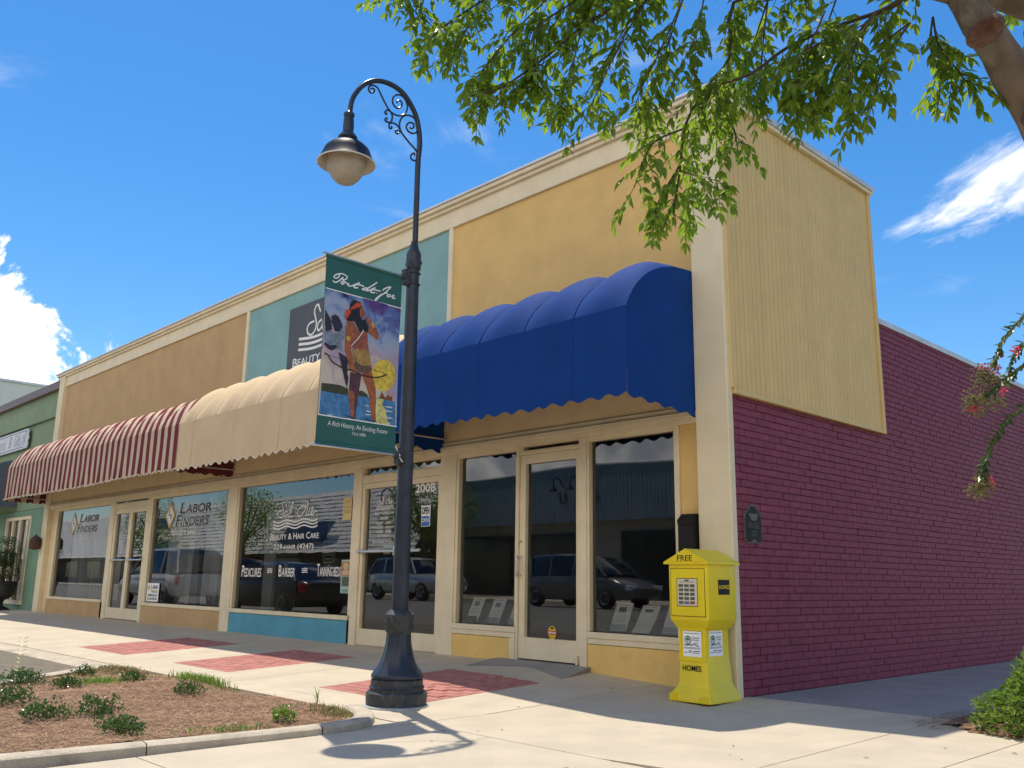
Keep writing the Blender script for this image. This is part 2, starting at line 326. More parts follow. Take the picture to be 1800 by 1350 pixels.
ART = [["bush",[[-0.853,2.4],[-0.777,2.405],[-0.682,2.407],[-0.606,2.392],[-0.602,2.339],[-0.699,2.334],[-0.852,2.338]]],["bush",[[-0.536,2.376],[-0.476,2.399],[-0.421,2.374],[-0.403,2.344],[-0.534,2.344]]],["water",[[-0.854,2.337],[-0.699,2.335],[-0.595,2.341],[-0.411,2.346],[-0.302,2.363],[-0.131,2.358],[-0.121,2.154],[-0.854,2.152]]],["sun",[[-0.143,2.578],[-0.145,2.543],[-0.157,2.509],[-0.176,2.478],[-0.201,2.452],[-0.231,2.434],[-0.263,2.425],[-0.296,2.424],[-0.327,2.432],[-0.354,2.449],[-0.375,2.473],[-0.389,2.503],[-0.395,2.536],[-0.393,2.571],[-0.383,2.604],[-0.365,2.635],[-0.34,2.661],[-0.31,2.68],[-0.278,2.69],[-0.245,2.691],[-0.213,2.684],[-0.186,2.667],[-0.164,2.643],[-0.149,2.613]]],["glint",[[-0.333,2.355],[-0.253,2.36],[-0.275,2.313],[-0.233,2.279],[-0.262,2.222],[-0.178,2.166],[-0.194,2.148],[-0.329,2.153],[-0.317,2.214],[-0.333,2.278]]],["canoe",[[-0.306,2.362],[-0.281,2.423],[-0.251,2.38],[-0.238,2.375],[-0.212,2.41],[-0.19,2.386],[-0.167,2.41],[-0.168,2.354]]],["skin_dark",[[-0.599,2.527],[-0.488,2.529],[-0.511,2.469],[-0.531,2.42],[-0.541,2.353],[-0.535,2.249],[-0.525,2.16],[-0.568,2.158],[-0.578,2.243],[-0.601,2.318],[-0.599,2.409]]],["skin",[[-0.601,2.318],[-0.598,2.383],[-0.552,2.377],[-0.541,2.327],[-0.544,2.248],[-0.535,2.165],[-0.565,2.161],[-0.575,2.244]]],["skin",[[-0.484,2.52],[-0.456,2.571],[-0.398,2.584],[-0.378,2.524],[-0.345,2.436],[-0.337,2.357],[-0.334,2.265],[-0.326,2.17],[-0.366,2.172],[-0.384,2.258],[-0.404,2.36],[-0.44,2.447]]],["heron",[[-0.858,2.901],[-0.8,2.839],[-0.775,2.811],[-0.729,2.828],[-0.694,2.877],[-0.667,2.9],[-0.662,2.821],[-0.696,2.752],[-0.682,2.679],[-0.72,2.693],[-0.757,2.682],[-0.804,2.689],[-0.838,2.716],[-0.856,2.766]]],["wing",[[-0.862,2.992],[-0.821,2.938],[-0.8,2.905],[-0.791,2.841],[-0.845,2.813],[-0.857,2.877]]],["wing",[[-0.805,2.946],[-0.771,2.97],[-0.738,2.96],[-0.706,2.917],[-0.692,2.886],[-0.72,2.838],[-0.762,2.83],[-0.795,2.898]]],["wing",[[-0.854,2.709],[-0.822,2.682],[-0.78,2.669],[-0.744,2.701],[-0.726,2.704],[-0.751,2.724],[-0.805,2.706],[-0.848,2.726]]],["wing",[[-0.721,2.669],[-0.629,2.64],[-0.642,2.545],[-0.611,2.479],[-0.621,2.392],[-0.652,2.465],[-0.676,2.553],[-0.7,2.64]]],["skin_red",[[-0.66,2.933],[-0.603,2.958],[-0.556,2.898],[-0.5,2.879],[-0.454,2.886],[-0.445,2.792],[-0.429,2.723],[-0.572,2.696],[-0.589,2.735],[-0.608,2.731]]],["skirt",[[-0.589,2.713],[-0.52,2.736],[-0.426,2.734],[-0.41,2.619],[-0.395,2.585],[-0.454,2.541],[-0.516,2.541],[-0.567,2.555],[-0.581,2.609]]],["skirt_dark",[[-0.56,2.632],[-0.488,2.599],[-0.411,2.616],[-0.395,2.585],[-0.454,2.541],[-0.528,2.545],[-0.564,2.572]]],["skin",[[-0.659,2.927],[-0.613,2.954],[-0.584,2.926],[-0.594,2.856],[-0.604,2.774],[-0.605,2.686],[-0.66,2.675],[-0.663,2.762],[-0.663,2.846]]],["skin",[[-0.666,2.725],[-0.615,2.735],[-0.588,2.66],[-0.551,2.555],[-0.576,2.527],[-0.61,2.548],[-0.641,2.651]]],["skin",[[-0.451,2.891],[-0.42,2.872],[-0.358,2.838],[-0.338,2.864],[-0.357,2.917],[-0.393,2.966],[-0.417,2.987],[-0.459,3.017],[-0.488,3.002],[-0.461,2.969],[-0.424,2.933],[-0.412,2.901],[-0.444,2.929]]],["hair",[[-0.633,3.085],[-0.622,3.109],[-0.599,3.128],[-0.57,3.126],[-0.53,3.122],[-0.512,3.095],[-0.529,3.066],[-0.533,2.979],[-0.498,2.88],[-0.516,2.861],[-0.551,2.907],[-0.583,2.953],[-0.66,2.941],[-0.639,2.99],[-0.638,3.042]]],["hair",[[-0.52,2.965],[-0.487,2.993],[-0.446,2.933],[-0.455,2.882],[-0.493,2.889]]],["skin",[[-0.541,3.067],[-0.513,3.095],[-0.488,3.049],[-0.489,3.021],[-0.514,2.987],[-0.531,3.001]]],["band",[[-0.63,3.054],[-0.571,3.111],[-0.525,3.118],[-0.517,3.094],[-0.561,3.071],[-0.624,3.038]]],["band",[[-0.677,3.024],[-0.638,3.042],[-0.617,3.021],[-0.639,2.99],[-0.661,2.956],[-0.678,2.952]]],["wing",[[-0.715,3.164],[-0.684,3.161],[-0.643,3.136],[-0.692,3.136]]],["gold",[[-0.654,2.814],[-0.616,2.818],[-0.616,2.788],[-0.654,2.772]]],["gold",[[-0.419,2.973],[-0.404,2.976],[-0.389,2.941],[-0.403,2.929]]]]
ARTSTROKES = [["bow",0.01,[[-0.848,2.638],[-0.814,2.625],[-0.774,2.581],[-0.683,2.551],[-0.577,2.543],[-0.468,2.522],[-0.358,2.524],[-0.288,2.546],[-0.239,2.571]]],["bow",0.003,[[-0.84,2.63],[-0.718,2.617],[-0.589,2.601]]],["bow",0.003,[[-0.398,2.584],[-0.289,2.576],[-0.245,2.57]]],["wing",0.004,[[-0.643,3.136],[-0.599,3.132],[-0.569,3.123]]],["cream",0.008,[[-0.606,2.74],[-0.573,2.78],[-0.536,2.825],[-0.496,2.893]]],["cream",0.008,[[-0.438,2.28],[-0.399,2.279]]],["cream",0.008,[[-0.428,2.238],[-0.377,2.236]]],["cream",0.008,[[-0.434,2.208],[-0.38,2.212]]],["cream",0.008,[[-0.232,2.266],[-0.163,2.267]]],["cream",0.008,[[-0.261,2.209],[-0.161,2.212]]],["cream",0.008,[[-0.242,2.301],[-0.169,2.302]]],["hair",0.006,[[-0.622,2.173],[-0.584,2.171],[-0.523,2.157]]],["hair",0.006,[[-0.432,2.179],[-0.385,2.166],[-0.322,2.164]]]]
PSJ = [[[-0.803,3.247],[-0.794,3.237],[-0.773,3.238],[-0.749,3.255],[-0.726,3.278],[-0.708,3.299]],[[-0.708,3.299],[-0.713,3.277],[-0.696,3.278],[-0.676,3.294],[-0.671,3.31],[-0.69,3.32],[-0.72,3.324],[-0.749,3.315],[-0.777,3.302],[-0.795,3.283],[-0.79,3.271],[-0.767,3.275],[-0.748,3.293],[-0.746,3.308],[-0.757,3.311]],[[-0.699,3.264],[-0.716,3.258],[-0.726,3.244],[-0.715,3.237],[-0.698,3.249],[-0.695,3.261],[-0.678,3.259],[-0.669,3.25],[-0.652,3.257],[-0.66,3.241],[-0.643,3.238],[-0.622,3.245],[-0.589,3.266],[-0.547,3.29]],[[-0.559,3.281],[-0.592,3.254],[-0.604,3.238],[-0.587,3.236],[-0.561,3.244]],[[-0.584,3.266],[-0.55,3.27],[-0.506,3.269]],[[-0.377,3.335],[-0.411,3.305],[-0.454,3.272],[-0.491,3.24],[-0.513,3.239],[-0.497,3.256],[-0.471,3.26],[-0.465,3.246],[-0.482,3.235],[-0.452,3.246],[-0.427,3.263],[-0.392,3.285]],[[-0.526,3.238],[-0.501,3.255]],[[-0.405,3.276],[-0.43,3.251],[-0.438,3.234],[-0.416,3.235],[-0.394,3.244]],[[-0.413,3.264],[-0.337,3.267]],[[-0.379,3.244],[-0.374,3.24]],[[-0.315,3.276],[-0.307,3.292],[-0.267,3.317],[-0.234,3.329],[-0.262,3.295],[-0.305,3.254],[-0.344,3.221],[-0.382,3.178],[-0.391,3.18],[-0.361,3.213],[-0.318,3.247],[-0.265,3.271]],[[-0.237,3.26],[-0.259,3.256],[-0.27,3.242],[-0.254,3.238],[-0.232,3.251],[-0.237,3.26]],[[-0.222,3.246],[-0.2,3.257],[-0.196,3.266],[-0.214,3.255],[-0.215,3.24],[-0.194,3.239],[-0.178,3.246]]]
SALT = [[[-7.656,1.938],[-7.687,1.973],[-7.711,1.998],[-7.756,1.99],[-7.778,1.954],[-7.752,1.912],[-7.726,1.863],[-7.746,1.816],[-7.81,1.791],[-7.88,1.807],[-7.906,1.85],[-7.863,1.879],[-7.769,1.885]],[[-7.621,1.878],[-7.679,1.864],[-7.701,1.828],[-7.671,1.803],[-7.621,1.824],[-7.587,1.87],[-7.601,1.823],[-7.578,1.802],[-7.527,1.861],[-7.474,1.96],[-7.466,1.996],[-7.497,1.981],[-7.533,1.908],[-7.562,1.829],[-7.538,1.794],[-7.485,1.839],[-7.426,1.937]],[[-7.42,1.943],[-7.462,1.865],[-7.501,1.813],[-7.479,1.795],[-7.442,1.81]],[[-7.495,1.913],[-7.363,1.901]],[[-7.058,1.992],[-7.099,1.915],[-7.165,1.845],[-7.248,1.796],[-7.312,1.798],[-7.336,1.839],[-7.298,1.891],[-7.212,1.92],[-7.136,1.913],[-7.083,1.888]],[[-7.058,1.992],[-7.062,1.926],[-7.095,1.835],[-7.11,1.803],[-7.084,1.796],[-7.05,1.82]],[[-7.007,1.878],[-7.044,1.827],[-7.048,1.801],[-7.017,1.803],[-6.975,1.817],[-6.946,1.888],[-6.936,1.907],[-6.914,1.873],[-6.946,1.829],[-6.955,1.803],[-6.923,1.795],[-6.89,1.827],[-6.881,1.852],[-6.806,1.829]],[[-7.0,1.942],[-6.991,1.935]]]
WAVEBOX = [[-8.02,1.73],[-6.778,1.744],[-8.013,1.634],[-6.779,1.648]]
TXT = {"beauty":[[-8.065,1.467],[-8.072,1.56],[-6.729,1.467],[-6.738,1.55]],"hair":[[-7.954,1.312],[-7.959,1.393],[-6.848,1.303],[-6.859,1.399]]}
TRUNK = [[3.774,-3.531,0.984],[3.765,-3.839,1.458],[3.76,-4.222,1.951],[3.7,-4.454,2.252],[3.636,-4.585,2.457],[3.572,-4.654,2.698],[3.452,-4.682,3.092]]
LIMB2 = [[3.954,-3.828,2.051],[3.868,-4.048,2.464],[3.746,-4.206,2.56],[3.647,-4.302,2.628],[3.522,-4.362,2.781],[3.309,-4.388,3.093]]
BOUGHS = [[[3.6,-4.611,2.513],[3.493,-4.659,2.449],[3.393,-4.686,2.44],[3.253,-4.748,2.405],[3.14,-4.776,2.353],[3.042,-4.802,2.346]],[[3.388,-4.612,2.661],[3.197,-4.659,2.642],[3.064,-4.726,2.646],[3.031,-4.71,2.485],[2.974,-4.742,2.4],[2.908,-4.773,2.281],[2.877,-4.763,2.145],[2.844,-4.758,2.018]],[[3.238,-4.653,2.758],[2.942,-4.813,2.753],[2.712,-4.95,2.659],[2.55,-5.014,2.562],[2.435,-5.104,2.462],[2.362,-5.172,2.434]],[[3.074,-4.697,2.824],[2.764,-4.871,2.815],[2.442,-5.067,2.838],[2.282,-5.199,2.725],[2.212,-5.248,2.65]],[[2.969,-4.691,2.926],[2.586,-4.946,2.933],[2.249,-5.155,2.947],[2.076,-5.311,2.868]],[[2.875,-4.871,2.717],[2.794,-4.912,2.578],[2.725,-4.941,2.439],[2.672,-4.961,2.327]],[[2.957,-4.839,2.652],[2.887,-4.864,2.499],[2.836,-4.885,2.397],[2.808,-4.893,2.329]],[[3.354,-4.737,2.47],[3.305,-4.753,2.361],[3.272,-4.764,2.284],[3.253,-4.766,2.23]],[[3.489,-4.725,2.41],[3.432,-4.752,2.305],[3.41,-4.75,2.231],[3.412,-4.73,2.173]],[[3.547,-4.655,2.381],[3.492,-4.684,2.292],[3.451,-4.694,2.188]],[[3.558,-4.519,2.459],[3.558,-4.495,2.382],[3.582,-4.451,2.321],[3.598,-4.422,2.283]],[[2.607,-5.023,2.777],[2.453,-5.074,2.661],[2.388,-5.113,2.57],[2.354,-5.131,2.515]],[[3.159,-4.693,2.624],[3.126,-4.681,2.475],[3.101,-4.667,2.35]],[[2.113,-5.294,2.935],[2.131,-5.242,2.831],[2.175,-5.175,2.765]],[[2.849,-4.92,2.785],[2.625,-4.988,2.724],[2.536,-5.052,2.633],[2.53,-5.019,2.509],[2.54,-4.989,2.447]],[[2.974,-4.742,2.4],[3.006,-4.674,2.291],[3.034,-4.693,2.208]],[[2.907,-4.771,2.272],[2.828,-4.838,2.22],[2.802,-4.892,2.071]],[[2.877,-4.763,2.145],[2.921,-4.709,2.121],[2.976,-4.706,2.058]],[[2.879,-4.766,2.162],[2.822,-4.793,2.06],[2.831,-4.836,1.989]],[[3.586,-4.28,2.733],[3.646,-4.047,2.664],[3.677,-3.977,2.545]],[[2.719,-4.929,2.85],[2.667,-4.98,2.606],[2.619,-4.981,2.447],[2.59,-4.989,2.377]],[[3.359,-4.628,2.612],[3.303,-4.64,2.468],[3.276,-4.634,2.356],[3.272,-4.618,2.292]],[[3.035,-4.833,2.655],[2.998,-4.83,2.522],[2.939,-4.854,2.405]],[[2.395,-5.128,2.874],[2.337,-5.148,2.744],[2.281,-5.17,2.633]]]
CRAPE = [[[3.161,-0.766,2.868],[2.906,-0.989,2.73],[2.733,-1.102,2.511],[2.622,-1.17,2.36],[2.55,-1.193,2.193]],[[3.167,-0.763,2.409],[2.909,-1.022,2.371],[2.723,-1.164,2.205],[2.602,-1.254,2.089],[2.512,-1.317,1.99]],[[3.134,-0.816,1.998],[2.889,-1.081,2.024],[2.719,-1.233,1.941],[2.596,-1.316,1.795],[2.52,-1.344,1.634],[2.486,-1.345,1.522]],[[2.95,-0.753,2.597],[2.762,-0.906,2.458],[2.635,-0.996,2.32],[2.552,-1.008,2.083]]]
CRAPEFLOWERS = [[2.599,-1.171,2.287],[2.658,-1.048,2.325],[2.541,-1.276,2.191],[2.575,-1.169,2.2],[2.565,-1.067,2.079],[2.478,-1.339,1.947],[2.521,-1.307,1.52]]
CRAPEBUDS = [[2.525,-1.284,2.164],[2.54,-1.251,2.109],[2.491,-1.344,2.005],[2.493,-1.326,1.953],[2.537,-1.148,2.008],[2.473,-1.341,1.468],[2.497,-1.328,1.507]]
CRAPEBASE = [3.266,0.074,0.555]
# ================================================================ GROUND, ROAD, PAVEMENTS
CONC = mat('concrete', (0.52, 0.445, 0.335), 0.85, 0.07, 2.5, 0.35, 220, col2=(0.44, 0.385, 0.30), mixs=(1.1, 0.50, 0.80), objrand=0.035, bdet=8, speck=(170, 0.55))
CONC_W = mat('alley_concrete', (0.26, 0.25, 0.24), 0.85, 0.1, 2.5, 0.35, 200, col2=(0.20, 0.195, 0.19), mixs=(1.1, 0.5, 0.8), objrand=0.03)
KERB = mat('kerb_concrete', (0.50, 0.43, 0.33), 0.85, 0.14, 5, 0.7, 70, col2=(0.30, 0.26, 0.20), mixs=(4.0, 0.48, 0.78), speck=(120, 0.7))
JOINT = mat('joint_dirt', (0.16, 0.135, 0.10), 0.95, 0.2, 10)
ASPH = mat('asphalt', (0.19, 0.178, 0.158), 0.9, 0.15, 3, 0.5, 150, col2=(0.24, 0.225, 0.20), mixs=(0.8, 0.45, 0.7))
PAVER = mat('red_paver', (0.42, 0.165, 0.135), 0.8, 0.12, 9, 0.35, 160, objrand=0.10)
EARTH = mat('grass_ground', (0.10, 0.12, 0.05), 0.95, 0.25, 0.5)
MULCH = mat('pine_straw_floor', (0.17, 0.095, 0.052), 0.95, 0.35, 22, 1.0, 60, col2=(0.30, 0.185, 0.105), mixs=(14, 0.45, 0.7))
STRAW = mat('pine_straw', (0.38, 0.225, 0.125), 0.8, 0.35, 16)

g = MB().add([(-3000,-3000,-0.9),(3000,-3000,-0.9),(3000,3000,-0.9),(-3000,3000,-0.9)], [(0,1,2,3)]).build('ground', EARTH)
tag(g, 'flat grassy land stretching to the horizon', 'ground', kind='structure')
# road: rises gently to a crown across the street
mb = MB(); xs = [-160,-60,-30,-10,8,20,40,120]; prof = [(-4.02,-0.175),(-7,-0.10),(-11,0.05),(-15,0.10),(-19.0,0.04)]
mb.grid([[(x, y, z) for y, z in prof] for x in xs])
road = mb.build('road', ASPH); tag(road, 'grey asphalt road along the shop fronts', 'road', kind='structure')
mb = MB(); mb.grid([[(x, y, z) for y, z in [(-19.0,0.04),(-19.02,0.19),(-22.5,0.24),(-60,0.3)]] for x in (-160, 120)])
fp = mb.build('pavement_across', CONC); tag(fp, 'pale concrete pavement across the road', 'pavement', kind='structure')
# bedding of the sidewalk (shows in the joints)
SX0, SX1 = -26.0, 7.0
def sheet(name, xs, ys, dz, m, zf=gz):
    return MB().grid([[(x, y, zf(x, y)+dz) for y in ys] for x in xs]).build(name, m)
xs = sorted(set([SX0,-18,-12,-9,-6,-4,-3,-2.2,-1.8,-1.4,-1,-.6,-.3,0,.5,1,1.5,2,3,5,SX1]))
side = sheet('sidewalk', xs, [-6.6,-5,-4,-3.4,-2.85,-2.5,-2,-1.5,-1,-.5,0,0.3], -0.022, JOINT)
tag(side, 'pale concrete sidewalk in front of the shops', 'sidewalk', kind='structure')
def slab(x0, x1, y0, y1, m, parent, hole=None, zf=gz, name='slab', thick=0.03, gap=0.004):
    x0 += gap; x1 -= gap; y0 += gap; y1 -= gap
    X = sorted(set([x0, x1] + [v for v in (-2.2, 0, 2) if x0 < v < x1] + ([hole[0], hole[1]] if hole else []) + list(np.linspace(x0, x1, 4))))
    Y = sorted(set([y0, y1] + ([hole[2], hole[3]] if hole else []) + list(np.linspace(y0, y1, 5))))
    X = [v for i, v in enumerate(X) if i == 0 or v-X[i-1] > 1e-4]; Y = [v for i, v in enumerate(Y) if i == 0 or v-Y[i-1] > 1e-4]
    bm = bmesh.new(); vv = {}
    def V(i, j):
        if (i, j) not in vv: vv[i, j] = bm.verts.new((X[i], Y[j], zf(X[i], Y[j])))
        return vv[i, j]
    for i in range(len(X)-1):
        for j in range(len(Y)-1):
            cx, cy = (X[i]+X[i+1])/2, (Y[j]+Y[j+1])/2
            if hole and hole[0] < cx < hole[1] and hole[2] < cy < hole[3]: continue
            bm.faces.new((V(i,j), V(i+1,j), V(i+1,j+1), V(i,j+1)))
    be = [e for e in bm.edges if e.is_boundary]
    r = bmesh.ops.extrude_edge_only(bm, edges=be)
    for v in [q for q in r['geom'] if isinstance(q, bmesh.types.BMVert)]: v.co.z -= thick
    me = bpy.data.meshes.new(name); bm.to_mesh(me); bm.free()
    return obj(name, me, m, parent)
PAVERS = [(-2.80,-1.56,-2.33,-0.82), (-5.75,-4.45,-2.35,-0.80), (-8.62,-7.05,-2.38,-0.86)]
JX = [-26,-23,-20.3,-17.6,-14.9,-12.2,-9.45,-6.45,-3.78,-0.88]
for i in range(len(JX)-1):
    h = None
    for p in PAVERS:
        if JX[i] < p[0] and p[1] < JX[i+1]: h = p
    slab(JX[i], JX[i+1], -2.83, 0.10, CONC, side, h)
# corner slabs right of the last joint and the apron in front of them
slab(-0.88, 1.62, -2.74, 0.10, CONC, side)
slab(1.62, 2.31, -2.74, 0.10, CONC, side); slab(2.31, 4.6, -2.74, 0.10, CONC, side); slab(4.6, 7.0, -2.74, 0.10, CONC, side)
slab(-1.80, -0.88, -3.5, -2.835, CONC, side, None, lambda x, y: gz(x, y)-.003)
for a, b in ((-0.86, 1.2), (1.2, 3.2), (3.2, 5.2), (5.2, 7.0)):
    slab(a, b, -4.7, -2.74, CONC, side); slab(a, b, -6.6, -4.7, CONC, side)
# red brick pavers in their three openings
pm = MB().cbox(-0.0965, 0.0965, -0.0465, 0.0465, -0.045, 0.0, 0.005).mesh('paver_brick'); pm.materials.append(PAVER)
ph = MB().cbox(-0.046, 0.046, -0.0465, 0.0465, -0.045, 0.0, 0.005).mesh('paver_half'); ph.materials.append(PAVER)
def put_brick(me, x, y, parent, name='paver'):
    o = bpy.data.objects.new(name, me); COL.objects.link(o); o.parent = parent
    e = 0.02; nx = -(gz(x+e, y)-gz(x-e, y))/(2*e); ny = -(gz(x, y+e)-gz(x, y-e))/(2*e)
    q = Vector((nx, ny, 1)).to_track_quat('Z', 'Y').to_euler()
    o.rotation_euler = (q.x + random.uniform(-.012, .012), q.y + random.uniform(-.012, .012), random.uniform(-.012, .012))
    o.location = (x, y, gz(x, y) + 0.001 + random.uniform(-.0025, .0025)); return o
PLAB = ['red brick inlay beside the dark lamp post base', 'red brick inlay in front of the teal shop window', 'red brick inlay farthest left in the sidewalk']
for (x0, x1, y0, y1), lab in zip(PAVERS, PLAB):
    root = MB().grid([[(x, y, gz(x, y)-0.012) for y in np.linspace(y0, y1, 6)] for x in np.linspace(x0, x1, 5)]).build('paver_inlay', JOINT)
    tag(root, lab, 'brick paving', 'brick inlays in the sidewalk')
    ny = int(round((y1-y0)/0.102)); dy = (y1-y0)/ny
    for r in range(ny):
        y = y0 + dy*(r+.5); x = x0; first = r % 2
        nx = int((x1-x0)/0.205); sx = (x1-x0)/(nx+0.5 if True else nx)
        k = 0
        if first:
            put_brick(ph, x + sx*.25, y, root); x += sx*.5
        for k in range(nx): put_brick(pm, x + sx*.5, y, root); x += sx
        if not first: put_brick(ph, x + sx*.25, y, root)
# alley walk beside the purple wall
def az(x, y): return gz(x, 0) - 0.004
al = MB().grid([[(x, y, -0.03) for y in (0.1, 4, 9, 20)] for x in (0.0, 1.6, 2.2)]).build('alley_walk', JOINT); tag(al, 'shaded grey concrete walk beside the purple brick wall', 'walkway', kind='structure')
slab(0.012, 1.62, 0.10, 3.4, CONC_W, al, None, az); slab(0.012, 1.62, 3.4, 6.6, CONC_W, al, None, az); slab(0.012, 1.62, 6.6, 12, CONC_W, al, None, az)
# street kerb and gutter left of the planting bed (rolled edge)
def sweep(path, prof, name, m, parent=None, smooth=True):
    """profile (offset to the left of travel, z) swept along a 2D path with heights"""
    P = []
    for i, p in enumerate(path):
        a = Vector(path[max(i-1,0)][:2]); b = Vector(path[min(i+1,len(path)-1)][:2]); t = (b-a).normalized(); n = Vector((-t.y, t.x))
        P.append([(p[0]+n.x*u, p[1]+n.y*u, p[2]+z) for u, z in prof])
    return MB().grid(P).build(name, m, parent, smooth)
kerb_prof = [(0.06,-0.03),(0.0,0.0),(-0.15,0.0),(-0.26,-0.012),(-0.34,-0.05),(-0.40,-0.10),(-0.50,-0.125),(-0.62,-0.13),(-0.63,-0.125),(-1.22,-0.150),(-1.22,-0.25)]
xs = [-34,-26,-20,-16,-12.5,-10.2,-8.2,-6.55,-5.75]
for i in range(len(xs)-1):
    k = sweep([(xs[i]+.006,-2.84,-0.045),((xs[i]+xs[i+1])/2,-2.84,-0.045),(xs[i+1]-.006,-2.84,-0.045)], kerb_prof, 'kerb', KERB)
    tag(k, f'rolled concrete kerb and gutter section {"beside the planting bed" if i == len(xs)-2 else "along the left road edge"}', 'kerb', 'kerb sections along the road', 'structure')
# planting bed: mulch surface, front and side edging
BED = [(-5.95,-2.90),(-1.62,-2.83),(-1.02,-3.20),(-1.06,-4.2),(-1.20,-5.6),(-1.4,-8.0),(-3.4,-8.0),(-4.0,-5.6),(-4.75,-4.35),(-5.55,-3.40)]
def inpoly(x, y, P):
    c = False; j = len(P)-1
    for i in range(len(P)):
        if (P[i][1] > y) != (P[j][1] > y) and x < (P[j][0]-P[i][0])*(y-P[i][1])/(P[j][1]-P[i][1]) + P[i][0]: c = not c
        j = i
    return c
def bedz(x, y):
    n = math.sin(x*3.1+y*1.7)*0.012 + math.sin(x*7.3-y*5.1)*0.007 + math.sin(x*1.1+2.0*y)*.01
    return -0.045 + n + 0.03*math.exp(-((x+3)**2+(y+4.2)**2)/2.5)
bm = bmesh.new(); nx, ny = 100, 110; gv = {}
for i in range(nx+1):
    for j in range(ny+1):
        x = lerp(-6, -1, i/nx); y = lerp(-8, -2.8, j/ny)
        if inpoly(x, y, BED): gv[i, j] = bm.verts.new((x, y, bedz(x, y)))
for i in range(nx):
    for j in range(ny):
        q = [(i,j),(i+1,j),(i+1,j+1),(i,j+1)]
        if all(k in gv for k in q): bm.faces.new([gv[k] for k in q])
me = bpy.data.meshes.new('planting_bed'); bm.to_mesh(me); bm.free(); bed = obj('planting_bed', me, MULCH, None, True)
tag(bed, 'brown mulched planting bed beside the lamp post', 'planting bed', kind='structure')
MB().add([(x, y, -0.12) for x, y in BED], [tuple(range(len(BED)))]).build('soil', JOINT, bed)
front = [(-1.60,-2.78),(-1.25,-2.92),(-1.0,-3.15),(-0.93,-3.45),(-0.93,-3.9),(-0.98,-4.5),(-1.05,-5.2),(-1.16,-6.2),(-1.3,-8.0)]
kp = [(-0.075,-0.10),(-0.075,-0.005),(-0.06,0.012),(-0.02,0.018),(0.05,0.015),(0.068,0.0),(0.07,-0.14)]
segs = [(0,4),(3,6),(5,9)]
LB = ['pale concrete edging curving past the lamp post base', 'pale concrete edging in the middle of the bed front', 'pale concrete edging at the lower left picture edge']
def resamp(pts, n=6):
    P = catmull([(p[0], p[1], 0) for p in pts], n); return [(p.x, p.y) for p in P]
fr = resamp(front, 6)
cuts = [0, 19, 31, len(fr)-1]
for i in range(3):
    seg = [(x, y, -0.018) for x, y in fr[cuts[i]:cuts[i+1]+1]]
    a = Vector(seg[0]); b = Vector(seg[1]); seg[0] = tuple(a + (b-a).normalized()*.006)
    e = sweep(seg, kp, 'edging', KERB); tag(e, LB[i], 'edging', 'bed edging stones')
left = resamp([(-5.98,-2.9),(-5.62,-3.35),(-4.85,-4.3),(-4.1,-5.5),(-3.5,-8.0)], 6)
e = sweep([(x, y, -0.025) for x, y in left], [(-0.07,-0.15),(-0.065,0.0),(-0.03,0.014),(0.03,0.014),(0.065,0.0),(0.07,-0.05)], 'edging', KERB); tag(e, 'pale concrete edging between the bed and the road gutter', 'edging', 'bed edging stones')
# pine straw needles (one mass)
def needles(n, sampler, zf, seed, size=(0.03, 0.085), wid=0.0016):
    rs = np.random.RandomState(seed); V = []; F = []
    while len(F) < n:
        x, y = sampler(rs)
        if x is None: continue
        a = rs.uniform(0, 2*math.pi); l = rs.uniform(*size); z = zf(x, y) + rs.uniform(0.001, 0.012); tilt = rs.normal(0, .16)
        dx, dy, dz = math.cos(a)*l/2, math.sin(a)*l/2, tilt*l/2; w = wid*rs.uniform(.8, 1.6); px, py = -math.sin(a)*w, math.cos(a)*w
        c = rs.uniform(-.15, .15)*l; o = len(V)
        V += [(x-dx+px,y-dy+py,z-dz),(x-dx-px,y-dy-py,z-dz),(x-px*1+(-math.sin(a))*c,y-py+math.cos(a)*c,z+.004),(x+px+(-math.sin(a))*c,y+py+math.cos(a)*c,z+.004),(x+dx,y+dy,z+dz)]
        F += [(o,o+1,o+2,o+3),(o+3,o+2,o+4)]
    me = bpy.data.meshes.new('pine_straw'); me.from_pydata(V, [], F); me.update(); return me
def s_bed(rs):
    x = rs.uniform(-6,-0.95); y = rs.uniform(-6.2,-2.82)
    return (x, y) if inpoly(x, y, BED) else (None, None)
ps = obj('pine_straw', needles(26000, s_bed, bedz, 3), STRAW); tag(ps, 'loose brown pine straw covering the planting bed', 'pine straw', kind='stuff')
# right-hand mulch bed
RBED = [(1.50,0.30),(1.56,0.02),(1.68,-0.22),(1.92,-0.42),(2.3,-0.49),(4.2,-0.50),(6.8,-0.5),(6.8,12),(1.7,12),(1.62,2)]
def rz(x, y):
    e = max(0, min(1, min((x-1.62)/.35, (y+.46)/.30)))
    return -0.006 + 0.04*e + e*math.sin(x*5+y*4)*0.008
bm = bmesh.new(); gv = {}
for i in range(61):
    for j in range(101):
        x = lerp(1.5, 6.8, i/60); y = lerp(-0.52, 11.8, (j/100)**1.5)
        if inpoly(x, y, RBED): gv[i, j] = bm.verts.new((x, y, rz(x, y)))
for i in range(60):
    for j in range(100):
        q = [(i,j),(i+1,j),(i+1,j+1),(i,j+1)]
        if all(k in gv for k in q): bm.faces.new([gv[k] for k in q])
me = bpy.data.meshes.new('mulch_bed'); bm.to_mesh(me); bm.free(); rb = obj('mulch_bed', me, MULCH, None, True); tag(rb, 'pine straw bed under the bush at the right edge', 'planting bed', kind='structure')
def s_rb(rs):
    x = rs.uniform(1.45, 3.2); y = rs.uniform(-0.52, 0.9)
    return (x, y) if inpoly(x, y, RBED) or (x-1.75)**2+(y+.15)**2 < .09 else (None, None)
